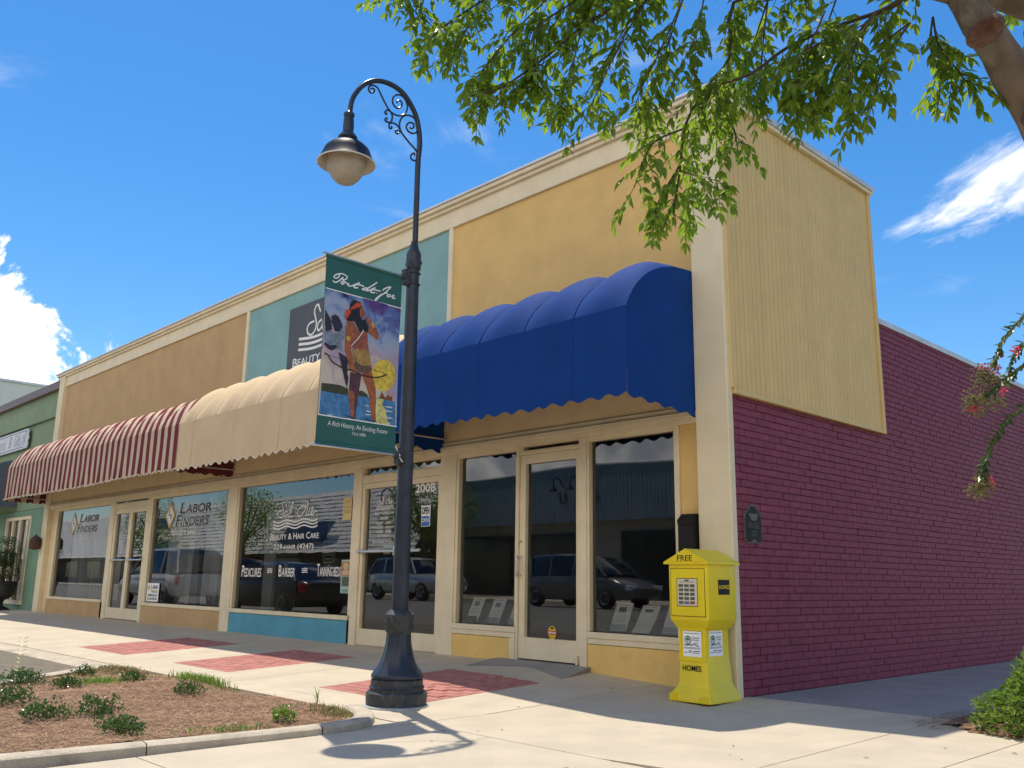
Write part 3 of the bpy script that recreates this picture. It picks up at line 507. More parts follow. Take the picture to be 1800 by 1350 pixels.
ps = obj('pine_straw', needles(6000, s_rb, lambda x, y: max(rz(x, y), gz(x, y)+.002), 5), STRAW); tag(ps, 'pine straw heaped under the bush at the right edge', 'pine straw', kind='stuff')
# small concrete ramp up to the corner shop door
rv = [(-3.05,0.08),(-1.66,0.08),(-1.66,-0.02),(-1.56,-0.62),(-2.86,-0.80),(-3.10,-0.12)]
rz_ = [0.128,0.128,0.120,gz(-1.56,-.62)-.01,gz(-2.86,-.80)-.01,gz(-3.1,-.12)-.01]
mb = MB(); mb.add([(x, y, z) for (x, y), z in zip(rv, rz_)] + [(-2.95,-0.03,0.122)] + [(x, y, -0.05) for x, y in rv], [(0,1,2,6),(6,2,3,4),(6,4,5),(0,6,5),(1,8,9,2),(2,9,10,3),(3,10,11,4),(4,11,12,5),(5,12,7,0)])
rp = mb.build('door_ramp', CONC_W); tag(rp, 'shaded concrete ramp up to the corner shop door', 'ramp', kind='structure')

CRK = mat('crack_dirt', (0.20, 0.165, 0.12), 0.95, 0.3, 30)
rk = random.Random(12)
for x, y, a, n in ((0.5,-1.9,2.6,16),(-2.9,-2.6,0.4,10),(1.9,-3.0,3.6,14),(-0.4,-3.4,1.2,12),(-6.9,-0.6,3.9,9)):
    pts = []; 
    for k in range(n):
        pts.append((x, y)); a += rk.uniform(-.5,.5); x += math.cos(a)*.07; y += math.sin(a)*.07
    vs, fs = ribbon2(pts, .0035, 2); MB().add([(u, v, gz(u, v)+.0015) for u, v in vs], fs).build('crack', CRK, side, fix=False)
# ================================================================ MAIN BUILDING
BL = empty('commercial_building', (-9, 0, 0), 'long single storey shop building with cream trim, three shopfronts and a purple brick side', 'building')
def part(name, m, *boxes, c=0.004, parent=None, smooth=False):
    mb = MB()
    for b in boxes: mb.cbox(*b, c=c)
    return mb.build(name, m, parent or BL, smooth)
# upper stucco panels
part('stucco_panel', TAN_ST, (-18.10,-9.27,0.0,0.15,2.60,5.30)); part('stucco_panel', TEAL_ST, (-9.19,-4.00,0.0,0.15,2.60,5.30)); part('stucco_panel', YEL_ST, (-3.93,-0.32,0.0,0.15,2.60,5.30))
for a, b in ((-9.275,-9.185), (-4.005,-3.925)): part('divider', CREAM, (a, b, -0.028, 0.1, 2.66, 5.272))
part('parapet_band', CREAM, (-18.10,-0.325,-0.032,0.16,5.27,5.505))
part('parapet_cornice', CREAM, (-18.60,0.045,-0.07,0.30,5.50,5.545), (-18.62,0.06,-0.105,0.31,5.546,5.595)); part('parapet_flashing', FLASH, (-18.64,0.075,-0.125,0.34,5.596,5.625), c=0.003)
part('pilaster', CREAM_ST, (-18.42,-18.09,-0.085,0.2,-0.03,5.498), c=0.008); part('pilaster', CREAM_ST, (-0.328,0.018,-0.085,0.0,-0.08,5.498), c=0.008)
part('pilaster', CREAM, (-9.40,-9.10,-0.03,0.12,0.02,2.36)); 
# header with stepped moulding over the shop fronts
part('header_beam', HEADER, (-18.085,-0.330,-0.022,0.15,2.52,2.98))
part('header_moulding', CREAM, (-18.088,-0.331,-0.05,0.1,2.362,2.412), (-18.088,-0.331,-0.075,0.1,2.413,2.466), (-18.088,-0.331,-0.045,0.1,2.467,2.518))
# rear mass: roofs and party walls (closes the volume)
part('roof', FLASH, (-18.4,-0.02,0.31,3.05,5.30,5.36), c=.002); part('roof', mat('roof_membrane', (0.45,0.45,0.44), 0.9), (-18.4,-0.26,3.09,14,3.78,3.84), c=.002)
part('rear_wall', mat('rear_wall', (0.5,0.45,0.35), 0.9), (-18.4,-0.02,3.04,3.085,3.70,5.36), c=.002); part('party_wall', MORTAR, (-18.42,-18.30,0.2,14,-0.1,5.36), (-18.3,-0.3,13.8,14,-0.1,3.9), c=.002)
# interiors: floor, back wall, dividing walls, ceiling
part('interior_floor', ROOM_F, (-18.3,-0.25,0.10,6.0,-0.05,0.085), c=.002); part('interior_ceiling', ROOM, (-18.3,-0.25,0.16,6.0,2.62,2.70), c=.002)
part('interior_wall', ROOM, (-18.3,-0.25,5.9,6.0,0.09,2.62), (-9.30,-9.20,0.13,5.9,0.09,2.62), (-3.98,-3.90,0.13,5.9,0.09,2.62), c=.002)
GY = 0.035   # glass plane
def knee(x0, x1, m, top=0.445):
    mb = MB(); n = 6; P = []
    for i in range(n+1):
        x = lerp(x0, x1, i/n); P.append([(x, 0.10, gz(x, 0)-0.06), (x, -0.018, gz(x, 0)-0.06), (x, -0.018, top), (x, 0.10, top)])
    mb.grid(P); return mb.build('knee_wall', m, BL)
def frame(name, x0, x1, z0, z1, wl=0.05, wr=0.05, wt=0.05, wb=0.05, m=CREAM, y0=-0.02, y1=0.075, glass=GLASS):
    """frame mesh with its pane as sub-part; outer size x0..x1, z0..z1"""
    mb = MB(); e = 0.0
    mb.cbox(x0, x0+wl, y0, y1, z0, z1); mb.cbox(x1-wr, x1, y0, y1, z0, z1)
    mb.cbox(x0+wl, x1-wr, y0+.002, y1-.002, z1-wt, z1); mb.cbox(x0+wl, x1-wr, y0+.002, y1-.002, z0, z0+wb)
    f = mb.build(name, m, BL)
    p = MB().quad((x0+wl-.005, GY, z0+wb-.005), (x1-wr+.005, GY, z0+wb-.005), (x1-wr+.005, GY, z1-wt+.005), (x0+wl-.005, GY, z1-wt+.005)).build('pane', glass, f, fix=False)
    return f
def sill(x0, x1, z=0.445): part('window_sill', CREAM, (x0, x1, -0.035, 0.08, z-0.055, z+0.004))
LET_Y = GY - 0.006
def letter(parent, m, vf_list, name='lettering', y=LET_Y):
    mb = MB()
    for vf in vf_list: put2(mb, vf, facy(y))
    return mb.build(name, m, parent, fix=False)
# --- shop 1 (left)
part('stucco_strip', HEADER, (-18.088,-17.742,0.02,0.12,0.02,2.362)); knee(-17.74,-14.50,TAN_ST,0.40); knee(-12.60,-9.40,TAN_ST,0.40)
sill(-17.74,-14.46); sill(-12.56,-9.402)
w1 = frame('window', -17.74,-14.40,0.45,2.362, .16,.06,.05,.0, glass=GLASS_CLEAR); w2 = frame('window', -12.50,-9.402,0.45,2.362, .11,.04,.05,.0, glass=GLASS_CLEAR)
part('door_post', CREAM, (-14.40,-14.22,-0.025,0.1,0.02,2.36)); part('door_post', CREAM, (-12.60,-12.502,-0.025,0.1,0.02,2.36))
part('door_head', CREAM, (-14.218,-12.602,-0.02,0.09,2.20,2.30)); 
tw = frame('transom_window', -14.218,-12.602,2.302,2.361,.02,.02,.012,.008)
def door(x0, x1, z0, z1, sl, sr, rt, rb, glass=GLASS, name='door'):
    f = frame(name, x0, x1, z0, z1, sl, sr, rt, rb, glass=glass, y0=-0.01, y1=0.06); return f
da = door(-14.214,-13.413,0.11,2.197,.09,.07,.09,.20, GLASS_CLEAR); db = door(-13.407,-12.606,0.11,2.197,.07,.09,.09,.20, GLASS_CLEAR)
for dd, a, b in ((da,-14.20,-13.43),(db,-13.39,-12.62)): MB().tube([(a,-.045,1.21),(b,-.045,1.21)], .014, 8).build('push_bar', ALU, dd, True)
LFK = mat('black_vinyl', (0.015,0.015,0.018), 0.5, .05); GOLD = mat('gold_vinyl', (0.55,0.36,0.06), 0.5, .05)
def labor_logo(win, x0, x1, z0, z1):
    """diamond with LF at the left, two slanted lines of lettering, phone number below"""
    W = x1-x0; H = z1-z0; dw = W*.24; zc = (z0+z1)/2; cx = x0+dw/2
    def dia(r, rz): return [(cx-dw/2*r, zc), (cx, zc-H*.60*rz), (cx+dw/2*r, zc), (cx, zc+H*.60*rz)]
    mb = MB(); mb.add([(*(p[0],), LET_Y+.002, p[1]) for p in dia(1.06,1.06)], [(0,1,2,3)]); mb.build('emblem_edge', LFK, win, fix=False)
    mb = MB(); mb.add([(p[0], LET_Y+.001, p[1]) for p in dia(1,1)], [(0,1,2,3)]); mb.build('emblem_gold', GOLD, win, fix=False)
    mb = MB(); mb.add([(p[0], LET_Y, p[1]) for p in dia(.72,.72)], [(0,1,2,3)]); mb.build('emblem_white', WHITE, win, fix=False)
    letter(win, LFK, [fit2(text2('L', .3, .03), cx-dw*.17, cx+dw*.02, zc-.01, zc+H*.24), fit2(text2('F', .3, .03), cx-dw*.02, cx+dw*.17, zc-H*.24, zc+.01)], 'emblem_letters', LET_Y-.001)
    tx0 = x0+dw*1.12
    rows = [([('L',1.35),('ABOR',1.0)], tx0+W*.07, x1, zc+H*.03, z1), ([('F',1.35),('INDERS',1.0)], tx0, x1-W*.04, z0, zc-H*.03)]
    for m, off, o2, nm in ((WHITE, .05, .001, 'lettering_edge'), (LFK, .022, 0, 'lettering')):
        L2 = []
        for runs, a, b, c, d in rows:
            vs, fs = fit2(caps2(runs, off), a, b, c, d); vs = [(p[0]+(p[1]-c)*.22, p[1]) for p in vs]; L2.append((vs, fs))
        letter(win, m, L2, nm, LET_Y+o2)
    letter(win, WHITE, [fit2(text2('850.229.5440'), x0+W*.20, x1-W*.28, z0-H*.38, z0-H*.16)], 'phone_number')
labor_logo(w1, -16.85,-15.20,1.80,2.20); labor_logo(w2, -11.92,-10.12,1.78,2.19)
# hanging shop card "temporary staffing"
cd = part('staffing_card', PAPER, (-12.36,-11.86,0.012,0.018,0.47,0.79), c=.001, parent=w2)
letter(w2, LFK, [fit2(caps2([('L',1.3),('ABOR',1)],.02), -12.18,-11.90,.69,.77)], 'card_lettering', .009)
for t_, z_ in (('TEMPORARY',.555),('STAFFING',.495)): letter(w2, LFK, [fit2(text2(t_,0,.01),-12.32,-11.90,z_,z_+.045)], 'card_lettering', .009)
letter(w2, GOLD, [fit2(caps2([('F',1.3),('INDERS',1)],.02), -12.18,-11.90,.62,.68), ([(-12.33,.71),(-12.28,.645),(-12.23,.71),(-12.28,.775)],[(0,1,2,3)])], 'card_gold', .009)
# --- shop 2 (middle, teal)
knee(-9.10,-5.86,BLUE_ST,0.395); sill(-9.098,-5.84)
w3 = frame('window', -9.098,-5.80,0.45,2.362,.055,.06,.05,.0)
part('door_post', CREAM, (-5.80,-5.655,-0.03,0.1,0.02,2.36)); part('door_post', CREAM, (-4.015,-3.735,-0.03,0.1,0.02,2.36)); part('door_head', CREAM, (-5.654,-4.016,-0.02,0.09,2.15,2.25))
tw = frame('transom_window', -5.654,-4.016,2.252,2.361,.02,.02,.012,.008)
dc = door(-5.652,-4.838,0.10,2.147,.06,.05,.07,.20); dd_ = door(-4.832,-4.018,0.10,2.147,.05,.06,.07,.20)
MB().cbox(-5.68,-4.86,-.05,-.02,1.25,1.285).build('push_bar', ALU, dc); MB().cbox(-4.80,-4.36,-.05,-.02,1.25,1.285).build('push_bar', ALU, dd_)
def salt_logo(x0, x1, z0, z1, w):
    A = [p for s in SALT for p in s]; a0 = min(p[0] for p in A); a1 = max(p[0] for p in A); b0 = min(p[1] for p in A); b1 = max(p[1] for p in A)
    return [ribbon2([(x0+(p[0]-a0)/(a1-a0)*(x1-x0), z0+(p[1]-b0)/(b1-b0)*(z1-z0)) for p in s], w) for s in SALT]
def waves(x0, x1, zc, dz, amp, w, n=3, per=2.6):
    out = []
    for k in range(n):
        pts = [(lerp(x0, x1, i/26), zc + (n//2-k)*dz + amp*math.sin(2*math.pi*per*i/26 + 2.6)) for i in range(27)]
        out.append(ribbon2(pts, w, 2))
    return out
BHC = [('B',1.25),('EAUTY',1.0),(' ',1),('&',1.2),(' ',1),('H',1.25),('AIR',1.0),(' ',1),('C',1.25),('ARE',1.0)]
letter(w3, WHITE, salt_logo(-7.90,-6.80,1.79,2.02,.019), 'script_lettering')
for wv in waves(-8.02,-6.78,1.688,.046,.018,.021): letter(w3, WHITE, [wv], 'wave_mark')
letter(w3, WHITE, [fit2(caps2(BHC,.012),-8.07,-6.73,1.467,1.56)]); letter(w3, WHITE, [fit2(caps2([('229-',1.2),('HAIR',1),(' ',1),('(4247)',1.2)],.012),-7.95,-6.85,1.305,1.40)], 'phone_number')
for vf in (fit2(caps2([('P',1.35),('EDICURES',1)],.012),-8.88,-8.27,.925,1.10), fit2(caps2([('B',1.35),('ARBER',1)],.012),-7.76,-7.30,.935,1.10), fit2(caps2([('T',1.35),('ANNING',1),(' ',1),('BEDS',1)],.012),-6.72,-6.13,.945,1.115)): letter(w3, WHITE, [vf], 'services_lettering')
for wv in waves(-8.10,-7.95,1.02,.025,.006,.012,3,1.5) + waves(-7.12,-6.97,1.025,.025,.006,.012,3,1.5): letter(w3, WHITE, [wv], 'wave_mark')
letter(dc, WHITE, salt_logo(-5.36,-5.02,1.865,1.955,.009), 'script_lettering')
for wv in waves(-5.39,-5.01,1.82,.018,.006,.008,3,3.2): letter(dc, WHITE, [wv], 'wave_mark')
letter(dc, WHITE, [fit2(caps2(BHC,.01),-5.41,-5.0,1.735,1.775)])
for t,a,b,c,d in [('HOURS',-5.29,-5.12,1.665,1.695),('9:30 - 5:00',-5.36,-5.05,1.605,1.64),('MONDAY - FRIDAY',-5.42,-5.0,1.55,1.58),('10:00 - 2:00',-5.37,-5.04,1.495,1.53),('SATURDAY',-5.33,-5.08,1.44,1.47),('229-HAIR (4247)',-5.43,-5.0,1.365,1.395)]: letter(dc, WHITE, [fit2(text2(t,0,.01),a,b,c,d)], 'hours_lettering')
ring = [(-5.17+.125*math.cos(t*math.pi/12), 1.955+.105*math.sin(t*math.pi/12)) for t in range(-1,15)]
letter(dc, LFK, [ribbon2(ring,.012,2)], 'emblem_ring')
part('push_label', BLACK, (-5.19,-5.01,LET_Y-.003,LET_Y+.003,1.215,1.295), c=.001, parent=dc); letter(dc, WHITE, [fit2(text2('PUSH',0,.02),-5.17,-5.03,1.232,1.278)], 'push_lettering', LET_Y-.005)
part('sticker', mat('pale_teal', (0.35,0.5,0.5), .6), (-5.19,-5.01,LET_Y-.003,LET_Y+.003,1.30,1.335), c=.001, parent=dc); part('sticker', PAPER, (-4.99,-4.92,LET_Y-.003,LET_Y+.003,1.215,1.335), c=.001, parent=dc)
letter(dd_, WHITE, [fit2(text2('200B',0,.03),-4.57,-4.17,1.965,2.075)], 'number_lettering'); letter(dd_, WHITE, [fit2(text2('Tanning'),-4.50,-4.27,1.84,1.90)])
# --- shop 3 (corner)
knee(-3.735,-2.72,YEL_LIT,0.33); knee(-1.70,-0.56,YEL_LIT,0.33)
part('sill_band', CREAM, (-3.733,-2.715,-0.025,0.09,0.335,0.44), (-2.80,-2.716,-0.0255,0.09,0.06,0.334)); part('sill_band', CREAM, (-1.698,-0.332,-0.025,0.09,0.335,0.44))
sill(-3.733,-2.705); sill(-1.70,-0.57)
w4 = frame('window', -3.733,-2.705,0.45,2.362,.045,.03,.045,.0); w5 = frame('window', -1.702,-0.572,0.45,2.362,.03,.055,.045,.0)
part('door_post', CREAM, (-2.704,-2.678,-0.03,0.1,0.10,2.36)); part('door_post', CREAM, (-1.80,-1.703,-0.03,0.1,0.06,2.36)); part('door_head', CREAM, (-2.677,-1.801,-0.02,0.09,2.262,2.30))
tw = frame('transom_window', -2.677,-1.801,2.302,2.361,.045,.012,.01,.008)
de = door(-2.674,-1.803,0.135,2.259,.085,.055,.095,.215)
h = [(-2.655,-.01,1.17),(-2.655,-.065,1.165),(-2.655,-.068,1.07),(-2.655,-.065,.985),(-2.655,-.01,.98)]
MB().tube(catmull(h,4), .011, 8).build('pull_handle', ALU, de, True); MB().lathe([(.013,-.01),(.013,.012),(.010,.016)],n=14).build('lock',ALU,de,True).matrix_basis = Matrix.Translation((-2.645,-.012,1.335)) @ Matrix.Rotation(math.radians(90),4,'X')
MB().lathe([(.016,0),(.016,.085)],(-1.835,-.025,.125),12).build('hinge',CREAM,de,True)
oc = [(-2.22+.062*math.cos(math.pi/8+k*math.pi/4), .412+.068*math.sin(math.pi/8+k*math.pi/4)) for k in range(8)]
mb = MB(); mb.add([(x,LET_Y,z) for x,z in oc],[tuple(range(8))]); mb.build('security_decal',mat('decal_yellow',(0.75,.52,.03),.5,.03),de,fix=False)
letter(de, mat('decal_red',(0.55,.03,.02),.5), [([(-2.28,.39),(-2.16,.39),(-2.16,.432),(-2.28,.432)],[(0,1,2,3)])], 'decal_band', LET_Y-.001)
def bar2(x0, x1, z0, z1): return ([(x0,z0),(x1,z0),(x1,z1),(x0,z1)], [(0,1,2,3)])
letter(de, BLACK, [bar2(-2.24,-2.20,.447,.466), bar2(-2.25,-2.19,.366,.371)], 'decal_mark', LET_Y-.002)
letter(de, WHITE, [bar2(-2.272+k*.016,-2.262+k*.016,.40,.423) for k in range(7)], 'decal_white', LET_Y-.003)
part('stucco_strip', YEL_ST, (-0.571,-0.329,0.005,0.12,0.44,2.362))
# --- side wall of painted brick
sw = MB().box(-0.24,-0.010,0.0,13.9,-0.15,3.85).build('brick_wall', MORTAR, BL)
part('wall_flashing', FLASH, (-0.27,0.022,3.10,6.5,3.895,3.965), (-0.27,0.018,6.502,10.0,3.90,3.97), (-0.27,0.022,10.002,14.0,3.895,3.965), c=.003)
BLn, BHt = 0.2085, 0.0655
def brickmesh(l):
    return MB().cbox(-0.10, 0.0, -l/2+.0028, l/2-.0028, -BHt/2+.0029, BHt/2-.0029, .004)
bmF = brickmesh(BLn).mesh('brick'); bmF.materials.append(BRICK); bmH = brickmesh(BLn/2).mesh('brick_half'); bmH.materials.append(BRICK)
allb = []
for r in range(-1, 60):
    z = r*BHt + BHt/2 - 0.006
    if z > 3.90: break
    y = 0.002
    if r % 2: allb.append((y+BLn/4, z, 1)); y += BLn/2
    while y < 13.8:
        allb.append((y+BLn/2, z, 0)); y += BLn
def vis(b): return not (b[1] > 2.66 and b[0] < 2.95)
allb = [b for b in allb if vis(b)]
allb.sort(key=lambda b: (4.373**2 + (b[0]+6.884)**2 + (b[1]-.918)**2) - (0 if b[1] > .05 else -50))
rs = random.Random(4)
for y, z, hf in allb[:300]:
    o = bpy.data.objects.new('brick', bmH if hf else bmF); COL.objects.link(o); o.parent = sw
    o.location = (rs.uniform(-.0035,.0025), y + rs.uniform(-.002,.002), z + rs.uniform(-.0015,.0015)); o.rotation_euler = (rs.uniform(-.006,.006), 0, rs.uniform(-.012,.012))
rest = MB(); tv = {0: brickmesh(BLn), 1: brickmesh(BLn/2)}
for y, z, hf in allb[300:]:
    t = tv[hf]; dx = rs.uniform(-.0035,.0025); a = rs.uniform(-.012,.012); dz = rs.uniform(-.0015,.0015)
    rest.add([(p[0]+dx - p[1]*a, p[1]+y, p[2]+z+dz) for p in t.v], t.f)
rb_ = rest.build('brick_field', BRICK, sw, fix=False); rb_['kind'] = 'stuff'
# --- ribbed siding on the parapet return
sd = MB().box(-0.02,0.012,-0.03,3.04,2.63,5.46).build('siding_panel', mat('siding_groove',(0.40,0.31,0.15),.7), BL)
ns = 38; pit = 3.0/ns
sm = MB().cbox(0.0, 0.014, -pit/2+.0045, pit/2-.0045, -1.41, 1.41, .004).mesh('slat'); sm.materials.append(SIDING)
for i in range(ns):
    o = bpy.data.objects.new('slat', sm); COL.objects.link(o); o.parent = sd; o.location = (0.012 + rs.uniform(-.001,.001), 0.0 + (i+.5)*pit, 4.045)
part('siding_trim', SIDING, (-0.02,0.048,0.0,3.06,2.585,2.632), (-0.02,0.046,3.005,3.062,2.633,5.455), (-0.02,0.040,-0.035,0.0,2.633,5.455)); part('siding_cap', CREAM, (-0.02,0.07,0.0,3.10,5.456,5.497), c=.003); part('siding_flashing', FLASH, (-0.2,0.085,0.30,3.13,5.498,5.56), c=.004)
# --- shop sign on the teal panel (mounted board: a thing of its own)
sg = empty('shop_sign', (-6.6,0,4.1), 'dark grey painted signboard on the teal wall panel above the tan awning', 'sign')
MB().cbox(-7.85,-5.35,-0.028,-0.002,3.70,5.01,.004).build('board', mat('charcoal_board',(0.075,0.08,0.09),.6,.08,2), sg)
def sletter(vfs, nm): 
    mb = MB()
    for vf in vfs: put2(mb, vf, facy(-0.031))
    mb.build(nm, WHITE, sg, fix=False)
sletter(salt_logo(-7.30,-5.75,4.48,4.92,.032), 'script_lettering'); sletter(waves(-7.52,-5.62,4.375,.085,.028,.042,3,1.35), 'wave_marks'); sletter([fit2(caps2(BHC,.015),-7.66,-5.45,4.045,4.185)], 'lettering')
# ================================================================ AWNINGS
def stripes_mat():
    m = bpy.data.materials.new('striped_canvas'); m.use_nodes = True; t = m.node_tree; b = t.nodes['Principled BSDF']
    pos = N(t, 'ShaderNodeNewGeometry').outputs['Position']; sp = N(t, 'ShaderNodeSeparateXYZ'); t.links.new(pos, sp.inputs[0])
    wob = math_n(t, 'MULTIPLY', math_n(t, 'SUBTRACT', noise_n(t, pos, 2.5, 2, .5), .5), .03)
    sx = math_n(t, 'ADD', math_n(t, 'ADD', sp.outputs[0], math_n(t, 'MULTIPLY', sp.outputs[1], 1.0)), wob)
    fr = math_n(t, 'FRACT', math_n(t, 'MULTIPLY', sx, 1/0.262))
    st = math_n(t, 'LESS_THAN', fr, 0.52)
    mm = N(t, 'ShaderNodeMix', data_type='RGBA'); t.links.new(st, mm.inputs[0]); mm.inputs[6].default_value = (0.66,0.53,0.40,1); mm.inputs[7].default_value = (0.20,0.032,0.040,1)
    dm = N(t, 'ShaderNodeMix', data_type='RGBA', blend_type='MULTIPLY'); dm.inputs[0].default_value = .35; t.links.new(mm.outputs[2], dm.inputs[6]); t.links.new(noise_n(t, pos, 4, 6, .6), dm.inputs[7])
    t.links.new(dm.outputs[2], b.inputs['Base Color']); b.inputs['Roughness'].default_value = .85; b.inputs['Specular IOR Level'].default_value = .2
    bn = N(t, 'ShaderNodeBump'); bn.inputs['Strength'].default_value = .15; bn.inputs['Distance'].default_value = .01; t.links.new(noise_n(t, pos, 300, 2, .5), bn.inputs['Height']); t.links.new(bn.outputs[0], b.inputs['Normal'])
    return m
STRIPE = stripes_mat()
TANC = mat('tan_canvas', (0.64,0.49,0.315), .85, .05, 2, .35, 9, spec=.2, streak=(2.5,.5,.9,(0.55,0.42,0.27)))
BLUEC = mat('blue_canvas', (0.006,0.045,0.215), .8, .08, 2, .40, 8, spec=.12, col2=(0.008,0.056,0.245), mixs=(1.6,.5,.8))
PIPE_C = mat('cream_piping', (0.72,0.66,0.52), .8, .05)
BURG = mat('burgundy_canvas', (0.17,0.028,0.036), .85, .08, 3)
def awning(name, label, x0, x1, ribs, dep, m, m_end, bulge, scal, amp, zt=3.80, zm=3.25, zb=2.55, piping=None, pointed=False, sag=0.0):
    A = empty(name, ((x0+x1)/2, 0, zb), label, 'awning', 'barrel awnings over the shop fronts')
    NS = 30; nexp = 2.35; TH = math.radians(66)
    def prof(s):     # s 0..1 wall -> front top
        a = s*TH; c0 = math.cos(TH)**(2/nexp); c = (max(math.cos(a), 0)**(2/nexp)-c0)/(1-c0); sn = (math.sin(a)/math.sin(TH))**(2/nexp)
        return (-dep*sn, zm + (zt-zm)*c)
    xs = [x0] + ribs + [x1]
    for a, b in zip(xs[:-1], xs[1:]):
        P = []; nx = 14
        for i in range(nx+1):
            t = i/nx; x = lerp(a, b, t); row = []
            bu = bulge*(math.sin(math.pi*t**1.25)**0.7)*min(1, (b-a)/.5)
            for k in range(NS+1):
                y, z = prof(k/NS); env = min(1, k/NS*3)*(1-(k/NS)**2.2)
                ny, nz = prof(min(1, k/NS+.02)); py, pz = prof(max(0, k/NS-.02)); tx = Vector((0, ny-py, nz-pz)); tx.normalize()
                nrm = Vector((0, tx.z, -tx.y));  nrm = -nrm if nrm.z < -1e-6 or (abs(nrm.z) < 1e-6 and nrm.y > 0) else nrm
                row.append((x, y + nrm.y*bu*env, z + nrm.z*bu*env))
            P.append(row)
        MB().grid(P).build('canopy_panel', m, A, True, fix=False)
    for xr in ribs:
        MB().tube([(xr, prof(k/NS)[0]-.003, prof(k/NS)[1]+.003) for k in range(NS+1)], .0055, 5).build('rib_seam', m, A, True)
    # front curtain with scalloped edge
    nx = max(60, int((x1-x0)/scal*12)); P = []; edge = []
    rr = random.Random(int(abs(x0)*10)); phs = [rr.uniform(0, 6) for _ in range(4)]
    def fy(x, q):   # soft folds in the hanging cloth
        q *= max(0, min(1, (x-x0)/.3, (x1-x)/.3))
        return -dep - .004 - q*.022*(.5+.5*math.sin(x*2.1+phs[0])) - q*q*.014*math.sin(x*7.3+phs[1]+q) - q**3*.012*math.sin(x*17+phs[2]+3*q)
    for i in range(nx+1):
        x = lerp(x0, x1, i/nx); ph = (x-x0)/scal
        w = abs(math.sin(math.pi*ph)) if pointed else .5-.5*math.cos(2*math.pi*ph)
        zl = zb - amp*(1-w) if pointed else zb - amp*w
        zl -= .012*math.sin(x*.9+phs[3])
        row = []
        for k in range(9):
            q = k/8; row.append((x, fy(x, q), lerp(zm, zl, q)))
        P.append(row); edge.append(row[-1])
    MB().grid(P).build('front_curtain', m, A, True, fix=False)
    for xr in ribs[::2]:
        MB().add([(xr+dx, fy(xr, q)-.002-(.0025 if dx == 0 else 0), lerp(zm, zb+.01, q)) for q in (0,.25,.5,.75,1) for dx in (-.007,0,.007)], [(3*i+j, 3*i+j+1, 3*i+j+4, 3*i+j+3) for i in range(4) for j in range(2)]).build('curtain_seam', m, A, True, fix=False)
    if piping: MB().tube([(p[0], p[1]-.003, p[2]) for p in edge], .0075, 5).build('piping', piping, A, True)
    # end panels
    for x, sgn in ((x0, -1), (x1, 1)):
        pts = [prof(k/NS) for k in range(NS+1)]
        rows = []; n = 22
        for k in range(n+1):
            q = k/n; y = -dep*q
            # top height at this y
            s = 0
            for kk in range(NS):
                if pts[kk][0] >= y >= pts[kk+1][0]:
                    tt = (y-pts[kk][0])/((pts[kk+1][0]-pts[kk][0]) or 1); s = lerp(pts[kk][1], pts[kk+1][1], tt); break
            else: s = zm
            ph = y/(scal if scal < .3 else .2); w = .5-.5*math.cos(2*math.pi*ph)
            zl = zb - .02 - amp*w - .06*(1-q)*sag
            rows.append([(x + sgn*.012*math.sin(z_*3+q*4)*(1-abs(2*z_-1)), y, lerp(s, zl, z_)) for z_ in (0,.2,.4,.6,.8,1)])
        MB().grid(rows).build('end_panel', m_end, A, True, fix=False)
    # frame bars
    MB().tube([(x0+.05,-dep+.05,zb+.06),(x1-.05,-dep+.05,zb+.06)],.012,6).tube([(x0+.05,-dep+.02,zb+.06),(x0+.05,-.01,zb+.06)],.012,6).tube([(x1-.05,-dep+.02,zb+.06),(x1-.05,-.01,zb+.06)],.012,6).build('frame_bar', ALU, A, True)
    return A
awning('striped_awning','burgundy and cream striped barrel awning over the left shop', -18.38,-9.36,[-18.38+k*9.02/13 for k in range(1,13)],.97,STRIPE,STRIPE,.07,.135,.035,piping=PIPE_C,pointed=True)
awning('tan_awning','plain tan barrel awning over the middle shop, behind the banner', -9.33,-4.06,[-8.80,-8.14,-7.50,-6.86,-6.22,-5.56,-4.90],.975,TANC,BURG,.135,.20,.045,piping=PIPE_C,pointed=False)
awning('blue_awning','royal blue barrel awning over the corner shop door', -3.98,-0.335,[-3.46,-2.845,-2.225,-1.585,-0.945],1.05,BLUEC,BLUEC,.11,.215,.035,zb=2.505,sag=1.0)
# ================================================================ STREET LAMP
LX, LY, LZ = -1.62, -2.365, -0.05
IRON = mat('dark_blue_iron', (0.030,0.038,0.056), .30, .18, 8, .06, 60, spec=.3, coat=.0, col2=(0.06,0.065,0.07), mixs=(6,.58,.85))
IRON_W = mat('worn_iron', (0.030,0.035,0.042), .6, .25, 14, .3, 70, col2=(0.13,0.13,0.12), mixs=(20,.52,.75))
LP = empty('street_lamp', (LX, LY, LZ), 'tall dark iron street lamp with curved arm and scrollwork', 'street lamp')
c = (LX, LY, 0)
MB().lathe([(.262,LZ-.04),(.262,LZ+.012),(.25,LZ+.016)],c,48).build('base_plate', mat('galvanised_plate',(0.45,0.47,0.5),.5,.2,9,metal=.4), LP, True)
MB().lathe([(.236,LZ+.014),(.24,.02),(.238,.055),(.225,.068),(.212,.073),(.210,.085),(.218,.096),(.208,.108),(.203,.112),(.203,.15),(.196,.158)],c,48).build('base_drum', IRON_W, LP, True)
MB().lathe([(.192,.158),(.205,.168),(.207,.182),(.200,.196),(.185,.212),(.160,.245),(.138,.285),(.122,.33),(.110,.38),(.101,.43),(.096,.50)],c,72,(4,10,12,.022)).build('base_bell', IRON, LP, True)
MB().lathe([(.092,.495),(.104,.512),(.112,.53),(.113,.60),(.112,.622),(.118,.63),(.118,.645),(.108,.655),(.090,.672),(.068,.684)],c,40).build('collar', IRON_W, LP, True)
